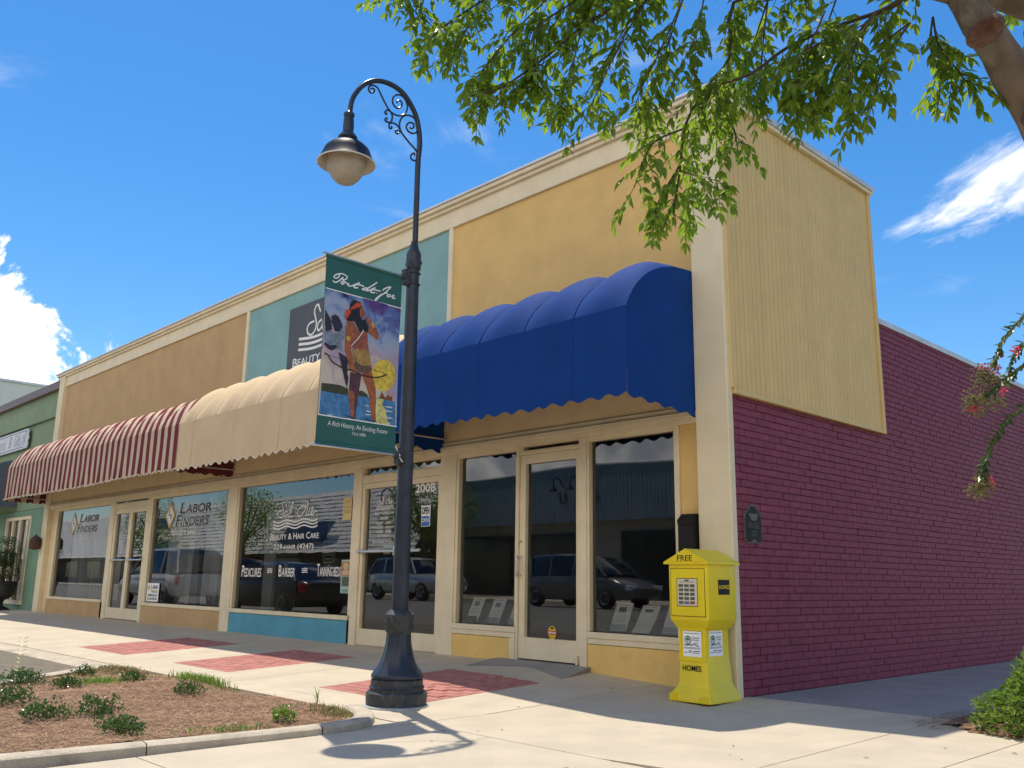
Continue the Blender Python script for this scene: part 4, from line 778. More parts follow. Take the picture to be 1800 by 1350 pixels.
MB().lathe([(.066,.67),(.0655,1.2),(.059,2.4),(.0525,3.57)],c,48,(0,3,16,.018)).build('post', IRON, LP, True)
MB().lathe([(.058,3.54),(.066,3.56),(.066,3.64),(.062,3.66),(.066,3.672),(.060,3.70),(.042,3.73),(.038,3.76),(.030,3.775),(.028,3.80)],c,32).build('post_cap', IRON, LP, True)
for a in range(4):
    an = a*math.pi/2+.5; MB().lathe([(.013,-.006),(.013,.01),(.008,.014)],n=10).build('cap_bolt', IRON, LP, True).matrix_basis = Matrix.Translation((LX+.064*math.cos(an),LY+.064*math.sin(an),3.60)) @ Matrix.Rotation(an,4,'Z') @ Matrix.Rotation(math.radians(90),4,'Y')
arch = [(LX,LY+.008,3.78),(LX,LY+.006,4.2),(LX,LY+.004,4.55)] + [(LX, LY+p[0]-.008, p[1]) for p in ARCH[1:]]
ap = catmull(arch, 6); MB().tube(ap, [lerp(.0255,.021,i/len(ap)) for i in range(len(ap))], 14).build('arm', IRON, LP, True)
for s in SCROLLS:
    p = catmull([(LX, LY+a, b) for a, b in s], 5); MB().tube(p, [.0085 if .04*len(p) < i < .93*len(p) else .007 for i in range(len(p))], 6).build('scroll', IRON, LP, True)
hx = (LX, LY-.735, 0)
MB().lathe([(.024,4.76),(.034,4.745),(.045,4.735),(.046,4.715),(.038,4.70),(.042,4.69),(.046,4.62),(.044,4.57),(.056,4.555),(.064,4.535),(.078,4.525),(.082,4.505),(.074,4.495),(.088,4.48)],hx,32).build('fitter', IRON, LP, True)
MB().lathe([(.085,4.485),(.104,4.478),(.108,4.462),(.120,4.452),(.152,4.440),(.185,4.405),(.198,4.372),(.214,4.33),(.236,4.29),(.240,4.285)],hx,48,cap=False).build('shade', mat('shade_enamel',(0.014,0.020,0.032),.45,.1,spec=.15), LP, True)
MB().lathe([(.236,4.283),(.212,4.322),(.194,4.365),(.180,4.398),(.15,4.43),(.10,4.44)],hx,48,cap=False).build('shade_lining', mat('white_enamel',(0.78,0.73,0.62),.4,.04), LP, True)
MB().lathe([(.242,4.286),(.243,4.279),(.236,4.277)],hx,48,cap=False).build('shade_rim', mat('pale_enamel',(0.75,0.72,0.65),.4,.04), LP, True)
gm = mat('globe_glass',(0.60,0.54,0.43),.28,.10,16,.6,260,spec=.6,transl=((0.7,0.6,0.42),.35))
MB().lathe([(.13,4.435),(.152,4.40),(.163,4.35),(.165,4.30),(.158,4.25),(.142,4.20),(.115,4.155),(.080,4.12),(.045,4.103),(.02,4.098),(.0,4.097)],hx,40,cap=False).build('globe', gm, LP, True)
# banner brackets
for z in (3.462, 1.918):
    MB().tube([(LX,LY-.04,z),(LX,LY-.905,z)],.0095,8).build('banner_rod', ALU, LP, True)
    MB().cbox(LX-.03,LX+.03,LY-.105,LY-.045,z-.075,z+.065,.006).cbox(LX-.018,LX+.018,LY-.125,LY-.1,z-.025,z+.02,.004).build('rod_clamp', IRON_W, LP)
    mb = MB()
    for dz in (-.055,.045): mb.lathe([(.0615,-.006),(.0635,-.004),(.0635,.004),(.0615,.006)],(LX,LY,z+dz),28)
    mb.build('clamp_band', IRON_W, LP, True)
# ================================================================ BANNER
BN = empty('banner', (LX, LY-.5, 1.93), 'green printed street banner hanging from the lamp post', 'banner')
Y0, Y1, Z0, Z1 = LY-.868, LY-.112, 1.928, 3.455
def bw(y, z):   # ripple of the cloth in x
    u = (y-Y0)/(Y1-Y0); v = (z-Z0)/(Z1-Z0)
    return LX + .016*math.sin(v*math.pi)*math.sin(u*3.3+.4) + .006*math.sin(u*9+v*2)*math.sin(v*math.pi)
GREENB = mat('banner_green', (0.022,0.115,0.105), .7, .08, 3, .1, 250)
def cloth(y0, y1, z0, z1, off, n=14, m_=24):
    return MB().grid([[(bw(y, z)+off, y, z) for z in np.linspace(z0, z1, m_)] for y in np.linspace(y0, y1, n)])
def waist(y, z):   # the cloth pulls in a little at mid height on the post side
    return y
mb = cloth(Y0,Y1,Z0,Z1,0); mb2 = cloth(Y0,Y1,Z0,Z1,-.003); mb.add(mb2.v, [tuple(reversed(q)) for q in mb2.f]); mb.build('cloth', GREENB, BN, True, fix=False)
for z in (Z0+.01, Z1-.008): MB().lathe([(.013,0),(.013,Y1-Y0)],n=12).build('hem', GREENB, BN, True).matrix_basis = Matrix.Translation((LX,Y0,z)) @ Matrix.Rotation(math.radians(-90),4,'X')
def skyart():
    m = bpy.data.materials.new('painted_sky'); m.use_nodes = True; t = m.node_tree; b = t.nodes['Principled BSDF']; b.inputs['Roughness'].default_value = .75
    pos = N(t, 'ShaderNodeNewGeometry').outputs['Position']; sp = N(t, 'ShaderNodeSeparateXYZ'); t.links.new(pos, sp.inputs[0])
    v = math_n(t, 'ADD', math_n(t, 'ADD', math_n(t, 'MULTIPLY', math_n(t, 'SUBTRACT', sp.outputs[2], 2.45), 1.15), math_n(t, 'MULTIPLY', math_n(t, 'SUBTRACT', sp.outputs[1], LY-.5), .28)), math_n(t, 'MULTIPLY', math_n(t, 'SUBTRACT', noise_n(t, pos, 5, 5, .6, .4), .5), 1.3))
    r = N(t, 'ShaderNodeValToRGB'); t.links.new(v, r.inputs[0]); e = r.color_ramp.elements
    e[0].position = 0.0; e[0].color = (.55,.50,.42,1); e[1].position = 1.0; e[1].color = (.04,.03,.16,1)
    for p, c_ in ((.22,(.42,.30,.40,1)),(.40,(.36,.38,.48,1)),(.58,(.28,.36,.52,1)),(.74,(.09,.15,.38,1)),(.88,(.10,.04,.19,1))):
        q = e.new(p); q.color = c_
    t.links.new(r.outputs[0], b.inputs['Base Color']); return m
PZ0, PZ1 = 2.150, 3.168
cloth(Y0,Y1,PZ0,PZ1,.0035).build('picture', skyart(), BN, True, fix=False)
AC = {'bush':(.05,.055,.03),'water':(.06,.20,.42),'sun':(.68,.50,.07),'glint':(.62,.58,.22),'canoe':(.22,.07,.03),'skin':(.33,.10,.045),'skin_dark':(.085,.035,.05),'skin_red':(.30,.085,.06),'heron':(.20,.24,.32),'wing':(.025,.025,.05),'skirt':(.36,.22,.07),'skirt_dark':(.13,.07,.05),'hair':(.012,.012,.022),'band':(.55,.07,.03),'gold':(.6,.38,.06),'bow':(.045,.018,.018),'cream':(.75,.72,.65)}
AM = {k: mat('art_'+k, v_, .75, .30 if k not in ('cream','bow') else .1, 24, 0, col2=tuple(x*.55 for x in v_), mixs=(30,.52,.75)) for k, v_ in AC.items()}
off = .0045
for k, pts in ART:
    bm = bmesh.new(); vs = [bm.verts.new((0, max(Y0, min(Y1, LY+p[0])), max(PZ0, min(PZ1, p[1])))) for p in pts]
    try: f = bm.faces.new(vs)
    except Exception: bm.free(); continue
    bmesh.ops.triangulate(bm, faces=[f])
    for _ in range(2): bmesh.ops.subdivide_edges(bm, edges=[e for e in bm.edges if e.calc_length() > .06], cuts=1, use_grid_fill=False); bmesh.ops.triangulate(bm, faces=[f for f in bm.faces if len(f.verts) > 3])
    bmesh.ops.recalc_face_normals(bm, faces=bm.faces)
    for v_ in bm.verts: v_.co.x = bw(v_.co.y, v_.co.z) + off
    me = bpy.data.meshes.new('painted_shape'); bm.to_mesh(me); bm.free(); obj('painted_shape', me, AM[k], BN); off += .00022
def bstroke(name, strokes, m, o_):
    mb = MB()
    for w, pts in strokes:
        vs, fs = ribbon2(pts, w, 5); mb.add([(bw(LY+a, b)+o_, LY+a, b) for a, b in vs], fs)
    return mb.build(name, m, BN, fix=False)
for k, w, pts in ARTSTROKES: bstroke('painted_line', [(w, pts)], AM[k], off+.0004)
bstroke('script_lettering', [(.011, s) for s in PSJ], mat('banner_white',(.80,.82,.80),.7,.03), .006)
bstroke('border_line', [(.009, [(-.868,PZ1),(-.112,PZ1)]), (.009, [(-.868,PZ0),(-.112,PZ0)])], mat('banner_white',(.8,.8,.8)), .0105)
mb = MB()
for t_, a, b, z0, z1 in (('A Rich History, An Exciting Future', LY-.775, LY-.205, 2.065, 2.115), ('Circa 1600s', LY-.545, LY-.415, 2.03, 2.055)):
    put2(mb, fit2(text2(t_, .12), a, b, z0, z1), lambda u, v: (bw(u, v)+.006, u, v))
mb.build('lettering', mat('banner_white',(.8,.8,.8)), BN, fix=False)
MB().tube([(LX+.012,Y1-.01,Z0+.06),(LX+.03,Y1+.03,Z0-.02),(LX+.02,Y1+.012,Z0-.01),(LX+.04,Y1+.05,Z0-.07)],.0045,5).build('tie_cord', WHITE, BN, True)
# ================================================================ NEWSPAPER BOX
YEL = mat('yellow_plastic', (0.80,0.63,0.012), .38, .04, 4, .12, 140, spec=.5, col2=(0.60,0.48,0.03), mixs=(5,.56,.9))
YELG = mat('yellow_shadow_gap', (0.16,0.12,0.01), .8)
NB = empty('newspaper_box', (-0.14,-0.32,0), 'yellow plastic newspaper box marked FREE beside the cream pilaster', 'newspaper box')
cx = -0.140
def loft(rows, name, m, bev=.012):
    """rows (z, hx, y0, y1) -> rounded-corner rectangular loft"""
    R = []
    for z, hx_, y0, y1 in rows:
        r = min(.022, hx_*.3); ring = []
        for (sx, yy, a0) in ((1,y1,0),(-1,y1,90),(-1,y0,180),(1,y0,270)):
            ccx = cx+sx*(hx_-r); ccy = yy-r if yy == y1 else yy+r
            for k in range(4):
                a = math.radians(a0+k*30); ring.append((ccx+r*math.cos(a), ccy+r*math.sin(a), z))
        R.append(ring)
    return MB().rings(R).build(name, m, NB, True)
loft([(-.01,.204,-.562,-.095),(.035,.202,-.559,-.098),(.055,.188,-.546,-.108),(.10,.158,-.508,-.125),(.13,.146,-.498,-.132),(.30,.136,-.492,-.140),(.315,.131,-.490,-.143),(.555,.128,-.487,-.146),(.575,.134,-.490,-.140)],'pedestal',YEL)
loft([(.560,.150,-.500,-.140),(.585,.165,-.510,-.132),(.62,.188,-.530,-.122),(.64,.194,-.535,-.117),(1.06,.196,-.537,-.115),(1.085,.196,-.537,-.115)],'cabinet',YEL)
gab = [(cx-.222,1.078),(cx+.222,1.078),(cx+.222,1.096),(cx,1.205),(cx-.222,1.096)]
MB().prism(gab, lambda u, v: (u,-.562,v), lambda u, v: (u,-.095,v)).build('roof',YEL,NB)
MB().prism([(cx-.185,1.099),(cx+.185,1.099),(cx,1.19)], lambda u, v: (u,-.570,v), lambda u, v: (u,-.56,v)).build('gable_panel',YEL,NB)
FY = -.5375
MB().cbox(cx-.170,cx+.170,FY-.002,FY+.02,.655,1.045,.002).build('door_gap',YELG,NB); 
dr = MB().cbox(cx-.165,cx+.165,FY-.007,FY+.02,.660,1.040,.005).build('cabinet_door',YEL,NB)
MB().cbox(cx-.105,cx+.105,FY-.0085,FY-.004,.735,.965,.001).build('window_gap',YELG,dr)
pg = MB().cbox(cx-.098,cx+.098,FY-.0105,FY-.004,.742,.958,.001).build('front_page',mat('newsprint',(0.66,0.60,0.47),.8,.05),dr)
PH = [mat('print_photo_a',(.10,.12,.09),.8,.6,70), mat('print_photo_b',(.12,.17,.30),.8,.5,60), mat('print_photo_c',(.30,.07,.05),.8,.5,60)]
for r in range(5):
    for q in range(3):
        mi = 1 if (r, q) == (4,1) else 2 if (r, q) == (4,2) else 0
        MB().box(cx-.082+q*.056,cx-.082+q*.056+.046,FY-.0116,FY-.0106,.755+ (4-r)*.034,.755+(4-r)*.034+.024).build('print_photo',PH[mi],dr)
MB().box(cx-.07,cx+.07,FY-.0116,FY-.0106,.932,.936).box(cx-.02,cx+.02,FY-.0116,FY-.0106,.941,.951).build('print_heading',LFK,dr)
def nletter(body, a, b, z0, z1, y, m=BLACK, bold=.014):
    mb = MB(); put2(mb, fit2(text2(body,0,bold),a,b,z0,z1), facy(y)); return mb.build('lettering',m,NB,fix=False)
nletter('FREE',cx-.075,cx+.075,1.105,1.150,-.5712); nletter('HOMES',cx-.095,cx+.085,.225,.270,-.5000)
rc = MB(); PF = -.4905   # raised border round the lower panel
for b in ((cx-.130,cx-.110,.30,.575),(cx+.110,cx+.130,.30,.575),(cx-.110,cx+.110,.545,.575),(cx-.110,cx+.110,.30,.318)): rc.cbox(b[0],b[1],PF-.008,PF+.02,b[2],b[3],.003)
rc.build('panel_border',YEL,NB)
def flyer(parent, fn, w, h, nm='flyer'):
    def q(mb, u0, u1, v0, v1, o): mb.add([fn(u0*w,v0*h,o),fn(u1*w,v0*h,o),fn(u1*w,v1*h,o),fn(u0*w,v1*h,o)],[(0,1,2,3)])
    mb = MB(); q(mb,0,1,0,1,0); f = mb.build(nm,PAPER,parent,fix=False)
    gr = mat('print_green',(.02,.16,.05),.7); bl = mat('print_blue',(.05,.06,.20),.7)
    mb = MB(); n = 20
    mb.add([fn((.27+.19*math.cos(2*math.pi*k/n))*w,(.64+.18*math.sin(2*math.pi*k/n))*h,.0012) for k in range(n)],[tuple(range(n))]); mb.build('print_disc',LFK,f,fix=False)
    mb = MB(); mb.add([fn((.27+.155*math.cos(2*math.pi*k/n))*w,(.63+.145*math.sin(2*math.pi*k/n))*h,.002) for k in range(n)],[tuple(range(n))]); mb.build('print_disc',mat('print_pale',(.55,.68,.60),.7),f,fix=False)
    mb = MB(); mb.add([fn((.27+a)*w,(.64+b)*h,.0028) for a, b in ((-.02,-.2),(.02,-.2),(.015,.02),(.11,-.02),(.08,.07),(.0,.11),(-.08,.07),(-.11,-.02),(-.015,.02))],[tuple(range(9))]); mb.build('print_palm',gr,f,fix=False)
    mb = MB()
    for s in ([(.06,.46),(.2,.44),(.38,.47),(.5,.43)],[(.46,.44),(.62,.50),(.75,.45),(.88,.41)]):
        vs, fs = ribbon2([(a*w,b*h) for a, b in s],.006,4); mb.add([fn(a,b,.0028) for a, b in vs],fs)
    mb.build('print_wave',LFK,f,fix=False)
    mb = MB()
    for t_, a, b, c_, d in (('Coastal',.50,.90,.71,.80),('Realty',.55,.90,.60,.69),('INC.',.63,.85,.51,.57)): put2(mb, fit2(text2(t_,.15),a*w,b*w,c_*h,d*h), lambda u, v: fn(u,v,.0028))
    mb.build('print_name',bl,f,fix=False)
    mb = MB()
    for u0, u1, v0, v1 in ((.06,.92,.91,.93),(.04,.94,.35,.365),(.04,.94,.31,.325),(.30,.50,.205,.235),(.58,.92,.205,.235),(.08,.24,.15,.175),(.30,.44,.15,.175),(.5,.9,.14,.16)): q(mb,u0,u1,v0,v1,.0024)
    mb.build('print_line',bl,f,fix=False)['kind'] = 'stuff'
flyer(NB, lambda u, v, o: (cx-.090+u, PF-.003-o, .338+v), .180, .20)
flyer(NB, lambda u, v, o: (cx+.1325+o, -.445+u, .345+v), .19, .20)
SXN = cx+.1968
MB().box(SXN-.001,SXN+.003,-.385,-.225,.835,.955).build('side_label',BLACK,NB)
mb = MB(); put2(mb, fit2(text2('HOMES',0,.014),-.378,-.232,.88,.912), facx(SXN+.0045)); mb.build('side_lettering',YEL,NB,fix=False)
for yy, sx in ((-.555,-1),(-.555,1)): MB().cbox(cx+sx*.15-.035,cx+sx*.15+.035,-.578,-.50,-.012,.05,.008).build('foot',YEL,NB)
# ================================================================ BROCHURE BOX, PLAQUE, LANTERN
BB = empty('brochure_box', (-.42,-.05,1.2), 'black brochure box mounted on the pilaster above the newspaper box', 'brochure box')
MB().cbox(-.500,-.345,-.16,0.0,1.10,1.43,.006).build('box_body',BLACK,BB); MB().prism([(-.17,1.47),(-.16,1.43),(0.0,1.43),(0.0,1.53),(-.10,1.53)], lambda u, v: (-.498,u,v), lambda u, v: (-.347,u,v)).build('lid',BLACK,BB)
MB().cbox(-.49,-.40,-.15,-.10,1.40,1.475,.003).build('leaflet',PAPER,BB); MB().box(-.488,-.402,-.1515,-.1505,1.44,1.455).build('leaflet_print',mat('print_red',(.5,.05,.04),.7),BB)
PQ = empty('wall_plaque', (0.01,.26,1.3), 'small black cast plaque reading PRAISE GOD on the purple wall', 'plaque')
def plq(s, cy=.258, cz=1.425):
    P = [(-.115,-.15),(.115,-.15),(.115,-.13),(.135,-.125),(.135,.10),(.112,.105),(.112,.135),(.075,.135)] + [(.075*math.cos(a*math.pi/8),.135+.055*math.sin(a*math.pi/8)) for a in range(1,8)] + [(-.075,.135),(-.112,.135),(-.112,.105),(-.135,.10),(-.135,-.125),(-.115,-.13)]
    return [(cy+a*s, cz+b*s) for a, b in P]
GREYM = mat('plaque_edge',(0.13,0.13,0.115),.6,spec=.2)
MB().prism(plq(1.0), facx(.000), facx(.014)).build('rim',GREYM,PQ); MB().prism(plq(.93), facx(.004), facx(.017)).build('plate',BLACK,PQ)
mb = MB(); put2(mb, fit2(text2('PRAISE'),.172,.345,1.405,1.455), facx(.0185)); put2(mb, fit2(text2('GOD'),.215,.305,1.335,1.385), facx(.0185)); mb.build('lettering',GREYM,PQ,fix=False)
MB().prism([(.18,1.535),(.336,1.535),(.30,1.475),(.216,1.475)], facx(.016), facx(.020)).build('crest',GREYM,PQ); MB().prism([(.20,1.285),(.316,1.285),(.258,1.315)], facx(.016), facx(.020)).build('ornament',GREYM,PQ)
RUST = mat('rusty_iron',(0.085,0.045,0.032),.8,.3,20)
LN = empty('wall_lantern', (-18.36,-.15,1.45), 'small rusty lantern shaped bracket on the far left pilaster', 'lantern')
MB().lathe([(.02,1.46),(.11,1.48),(.13,1.52),(.13,1.68),(.10,1.73),(.03,1.78),(.01,1.81)],(-18.36,-.20,0),12).build('lantern_body',RUST,LN,True); MB().tube([(-18.36,-.085,1.62),(-18.36,-.2,1.62)],.02,8).build('bracket',RUST,LN,True)
# ================================================================ THINGS IN THE WINDOWS
def leaflet_stand(x, w, hgt, lab, curl=0.0):
    E_ = empty('leaflet_stand', (x,.14,.45), lab, 'leaflet stand', 'leaflets standing in the corner shop windows')
    n = 8; P = []
    for i in range(n+1):
        q = i/n; y = .10 + .115*q - curl*.06*(1-q)**2; P.append([(x-w/2+.012*q, y, .462+hgt*q), (x+w/2+.012*q, y, .462+hgt*q)])
    MB().grid(P).build('sheet',PAPER,E_,True)
    MB().grid([[(a, y-.004, z) for a, y, z in [(x-w*.22,.10+.115*.66,.462+hgt*.66),(x+w*.22,.10+.115*.66,.462+hgt*.66)]],[(x-w*.22+.002,.10+.115*.85-.004,.462+hgt*.85),(x+w*.22,.10+.115*.85-.004,.462+hgt*.85)]]).build('print_photo',PH[0] if w > .2 else PH[1],E_)
    mb = MB()
    for k, q in enumerate((.93,.55,.50,.42,.37,.32,.12)):
        a = .30 if k else .36; yy = .10+.115*q-.004; mb.add([(x-w*a,yy,.462+hgt*q),(x+w*a,yy,.462+hgt*q),(x+w*a,yy+.001,.462+hgt*(q+.012)),(x-w*a,yy+.001,.462+hgt*(q+.012))],[(0,1,2,3)])
    mb.build('print_line',mat('print_grey',(.32,.36,.42),.7),E_)['kind'] = 'stuff'
    MB().box(x-w/2-.035,x-w/2-.031,.10,.20,.455,.58).box(x-w/2-.03,x+w/2,.093,.097,.455,.53).box(x-w/2-.035,x+w/2,.095,.26,.452,.456).build('acrylic_holder',glass_mat('acrylic',(.85,.9,.92),1.35),E_)
for x, w, hh, lab, cu in ((-3.55,.20,.265,'leftmost upright leaflet in the narrow corner shop window',0),(-3.20,.20,.26,'middle leaflet in the narrow corner shop window',0),(-2.86,.20,.255,'leaflet next to the door in the narrow corner shop window',0),(-1.42,.21,.265,'leftmost leaflet in the wide corner shop window',0),(-1.10,.21,.25,'curled leaflet in the middle of the wide corner shop window',1),(-.79,.21,.26,'leaflet behind the newspaper box in the wide corner shop window',0)): leaflet_stand(x,w,hh,lab,cu)
os_ = empty('open_sign', (-4.33,.02,1.6), 'blue and white OPEN COME IN sign hanging in the salon door', 'sign')
MB().cbox(-4.415,-4.245,.012,.018,1.55,1.80,.001).build('card',PAPER,os_); MB().box(-4.405,-4.255,.0095,.0115,1.556,1.675).build('blue_field',mat('sign_blue',(.02,.14,.45),.5),os_)
mb = MB(); put2(mb, fit2(text2('OPEN',0,.03),-4.402,-4.258,1.695,1.785), facy(.0095)); mb.build('lettering',LFK,os_,fix=False); mb = MB(); put2(mb, fit2(text2('COME IN',0,.02),-4.398,-4.262,1.60,1.65), facy(.008)); mb.build('lettering',WHITE,os_,fix=False)
po = empty('event_poster', (-5.98,.02,.73), 'red and green event poster in the salon window corner', 'poster')
MB().cbox(-6.10,-5.87,.014,.020,.73,1.165,.001).build('sheet',mat('poster_mint',(.36,.52,.44),.7,.08),po); MB().box(-6.085,-5.885,.011,.0135,.955,1.14).build('print_field',mat('poster_red',(.50,.16,.08),.7,.2,30),po)
mb = MB(); mb.add([(-5.985+.065*math.cos(t*.3142),.0095,1.08+.05*math.sin(t*.3142)) for t in range(20)],[tuple(range(20))]); mb.add([(-5.985+.09*math.cos(t*.3142),.0095,.995+.035*math.sin(t*.3142)) for t in range(20)],[tuple(range(20))]); mb.build('print_emblem',mat('poster_sand',(.55,.45,.25),.7,.2,40),po,fix=False)
MB().box(-6.07,-5.90,.011,.0135,.82,.945).build('print_photo',PH[0],po); MB().box(-6.06,-5.91,.011,.0135,.765,.775).box(-6.05,-5.92,.011,.0135,.745,.752).build('print_line',mat('print_teal',(.06,.2,.2),.7),po)['kind'] = 'stuff'
nc = empty('notice_card', (-6.03,.02,1.69), 'narrow yellow notice card high in the salon window', 'notice'); MB().cbox(-6.14,-5.93,.014,.020,1.69,1.99,.001).build('card',mat('manila',(.62,.48,.22),.7,.05),nc)
MB().box(-6.10,-5.97,.011,.0135,1.93,1.936).box(-6.08,-5.99,.011,.0135,1.86,1.866).box(-6.10,-5.97,.011,.0135,1.81,1.815).box(-6.10,-5.97,.011,.0135,1.79,1.795).build('print_line',mat('print_brown',(.22,.15,.06),.7),nc)['kind'] = 'stuff'
# sheer curtains in the left shop
CURT = mat('sheer_curtain',(0.82,0.84,0.85),.9,.05,3,transl=((.8,.82,.84),.3))
def curtain(x0, x1, lab, y=.32):
    P = []; n = int((x1-x0)/.035); ph = random.uniform(0,6)
    for i in range(n+1):
        x = lerp(x0,x1,i/n); f_ = .06*math.sin(x*19+ph)+.035*math.sin(x*31+ph*2)+.02*math.sin(x*7)
        P.append([(x, y+f_*q_, lerp(2.45,.42,t)) for t, q_ in ((0,.5),(.3,.7),(.7,1),(1,1.1))])
    o = MB().grid(P).build('curtain',CURT,None,True); tag(o,lab,'curtain','sheer curtains in the left shop window')
curtain(-17.3,-15.6,'sheer white curtain left in the first window of the left shop'); curtain(-15.5,-14.6,'narrow sheer curtain beside the double door of the left shop'); curtain(-12.3,-11.05,'sheer curtain behind the staffing card'); curtain(-10.75,-9.45,'sheer curtain at the right end of the left shop')
# ceiling light seen through the salon transom
fl = empty('ceiling_light', (-4.6,.9,2.5), 'lit fluorescent ceiling fixture behind the salon transom', 'ceiling light'); MB().cbox(-5.0,-4.0,1.0,1.25,2.56,2.615,.005).build('housing',WHITE,fl); MB().cbox(-4.98,-4.02,1.02,1.23,2.545,2.562,.003).build('tube_cover',emis('fluorescent',(1.0,.93,.70),3.0),fl)

# display pieces inside the shops
cb_ = empty('tall_cabinet', (-8.8,.6,.09), 'tall pale cabinet standing inside the salon window on the left', 'cabinet'); MB().cbox(-8.98,-8.62,.45,.85,.09,1.95,.01).build('carcass',mat('pale_laminate',(.42,.43,.45),.5,.04),cb_); MB().cbox(-8.96,-8.64,.435,.449,.15,1.9,.004).build('cabinet_door',MATS['pale_laminate'],cb_)
for nm_, x0, z0, lab in (('a',-6.62,1.62,'upper teal square lattice ornament hanging in the salon window'),('b',-6.72,1.28,'lower grey square lattice ornament hanging in the salon window')):
    e_ = empty('lattice_ornament', (x0,.2,z0), lab, 'ornament'); m_ = mat('lattice_teal',(.05,.22,.20),.5) if nm_ == 'a' else mat('lattice_grey',(.30,.32,.30),.5)
    for s_ in (.15,.10,.05):
        mb = MB()
        for a, b, c_, d_ in ((-s_,-s_+.016,-s_,s_),(s_-.016,s_,-s_,s_),(-s_,s_,-s_,-s_+.016),(-s_,s_,s_-.016,s_)): mb.box(x0+a,x0+b,.20,.212,z0+c_,z0+d_)
        mb.build('square_ring',m_,e_)
    MB().tube([(x0,.206,z0+.15),(x0,.206,2.36)],.003,4).build('hanging_wire',m_,e_)
# ================================================================ VEGETATION
def leafmat(name, col, trans, mixf=.45, rough=.38, var=.3, vs=9):
    return mat(name, col, rough, var, vs, transl=(trans, mixf), spec=.5, objrand=.12)
LEAF = leafmat('tree_leaf', (0.085,0.155,0.022), (0.36,0.52,0.04), .52, .42, .4, 5)
LEAF_C = leafmat('crape_leaf', (0.055,0.105,0.030), (0.14,0.22,0.04), .3)
LEAF_S = leafmat('shrub_leaf', (0.048,0.115,0.038), (0.14,0.26,0.05), .25, .22)
LEAF_B = leafmat('bush_leaf', (0.13,0.235,0.045), (0.32,0.46,0.07), .35, .22, .35, 14)
GRASS = leafmat('grass_blade', (0.13,0.24,0.035), (0.3,0.45,0.06), .35)
DRYG = leafmat('dry_grass', (0.24,0.22,0.085), (0.35,0.3,0.1), .3)
BARK = mat('smooth_bark', (0.135,0.100,0.070), .8, .28, 9, .55, 40, col2=(0.20,0.165,0.125), mixs=(7,.5,.62), streak=(9,.55,.75,(0.10,0.07,0.05)))
TWIG = mat('twig', (0.075,0.052,0.034), .8, .2)
# leaf template: base at origin, grows along +X, folded along the midrib, tip drooping (x, y, z)
LT = np.array([(0,0,0),(.28,.36,.06),(.62,.33,.03),(1,0,-.12),(.62,-.33,.03),(.28,-.36,.06),(.45,0,-.05)])
LF = [(0,6,2,1),(6,3,2),(0,5,4,6),(6,4,3)]
class Leaves:
    def __init__(s): s.items = []
    def add(s, p, d, up, l, w): s.items.append((Vector(p), Vector(d).normalized(), Vector(up), l, w))
    def frame(s, it):
        p, d, up, l, w = it; y = up.cross(d)
        if y.length < 1e-4: y = Vector((0,1,0))
        y.normalize(); z = d.cross(y); return p, d*l, y*w, z*l
    def mesh(s, name, items=None):
        items = s.items if items is None else items; n = len(items); V = np.zeros((n*7,3)); F = []
        for i, it in enumerate(items):
            p, x, y, z = s.frame(it); V[i*7:i*7+7] = np.array(p) + LT[:,0:1]*np.array(x) + LT[:,1:2]*np.array(y) + LT[:,2:3]*np.array(z)
            o = i*7; F += [tuple(o+k for k in f) for f in LF]
        me = bpy.data.meshes.new(name); me.from_pydata(V.tolist(), [], F); me.update(); return me
FWD = -Vector((ROT[0][2], ROT[1][2], ROT[2][2])); RGT = Vector((ROT[0][0], ROT[1][0], ROT[2][0])); UPV = Vector((ROT[0][1], ROT[1][1], ROT[2][1]))
def topixel(p):
    v = Vector(p)-CAM; d = v.dot(FWD); return (900+1590*v.dot(RGT)/d, 675-1590*v.dot(UPV)/d, d) if d > .05 else (-9e9, 0, d)
def rvec(r): 
    while True:
        v = Vector((r.uniform(-1,1), r.uniform(-1,1), r.uniform(-1,1)))
        if .05 < v.length < 1: return v.normalized()
def polylen(P, step):
    out = [P[0]]; acc = 0
    for a, b in zip(P[:-1], P[1:]):
        L = (b-a).length; n = max(1, int(L/step))
        for k in range(1, n+1): out.append(a.lerp(b, k/n))
    return out
def grow(path, lv, tw, r, every=.03, tl=(.07,.20), ll=(.036,.056), lw=.36, droop=.55, lstep=.019, r0=.006):
    P = polylen(catmull([Vector(p) for p in path], 6), .02); tw.append((P, r0))
    acc = 0
    for i in range(2, len(P)):
        acc += (P[i]-P[i-1]).length
        if acc < every: continue
        acc = 0
        t = (P[i]-P[i-1]).normalized(); dv = (t*.5 + rvec(r)*.9 + Vector((0,0,-droop))).normalized()
        L = r.uniform(*tl); Q = [P[i]]; cur = dv
        for k in range(max(3, int(L/.025))):
            cur = (cur + Vector((0,0,-.10)) + rvec(r)*.10).normalized(); Q.append(Q[-1]+cur*.025)
        tw.append((Q, .0013))
        s = 1; a2 = 0
        for k in range(1, len(Q)):
            for m_ in range(2 if lstep < .0125 else 1):
                sd = cur.cross(Vector((0,0,1)));  sd = sd.normalized() if sd.length > .01 else Vector((1,0,0)); s = -s
                tdir = (Q[k]-Q[k-1]).normalized(); d = tdir*.55 + sd*s*.75 + Vector((0,0,-.35)) + rvec(r)*.35
                l = r.uniform(*ll); lv.add(Q[k], d, Vector((0,0,1)) + rvec(r)*.7, l, l*lw*r.uniform(.85,1.15)*1.25)
        lv.add(Q[-1], cur + Vector((0,0,-.3)), Vector((0,0,1))+rvec(r)*.5, r.uniform(*ll), ll[1]*lw)
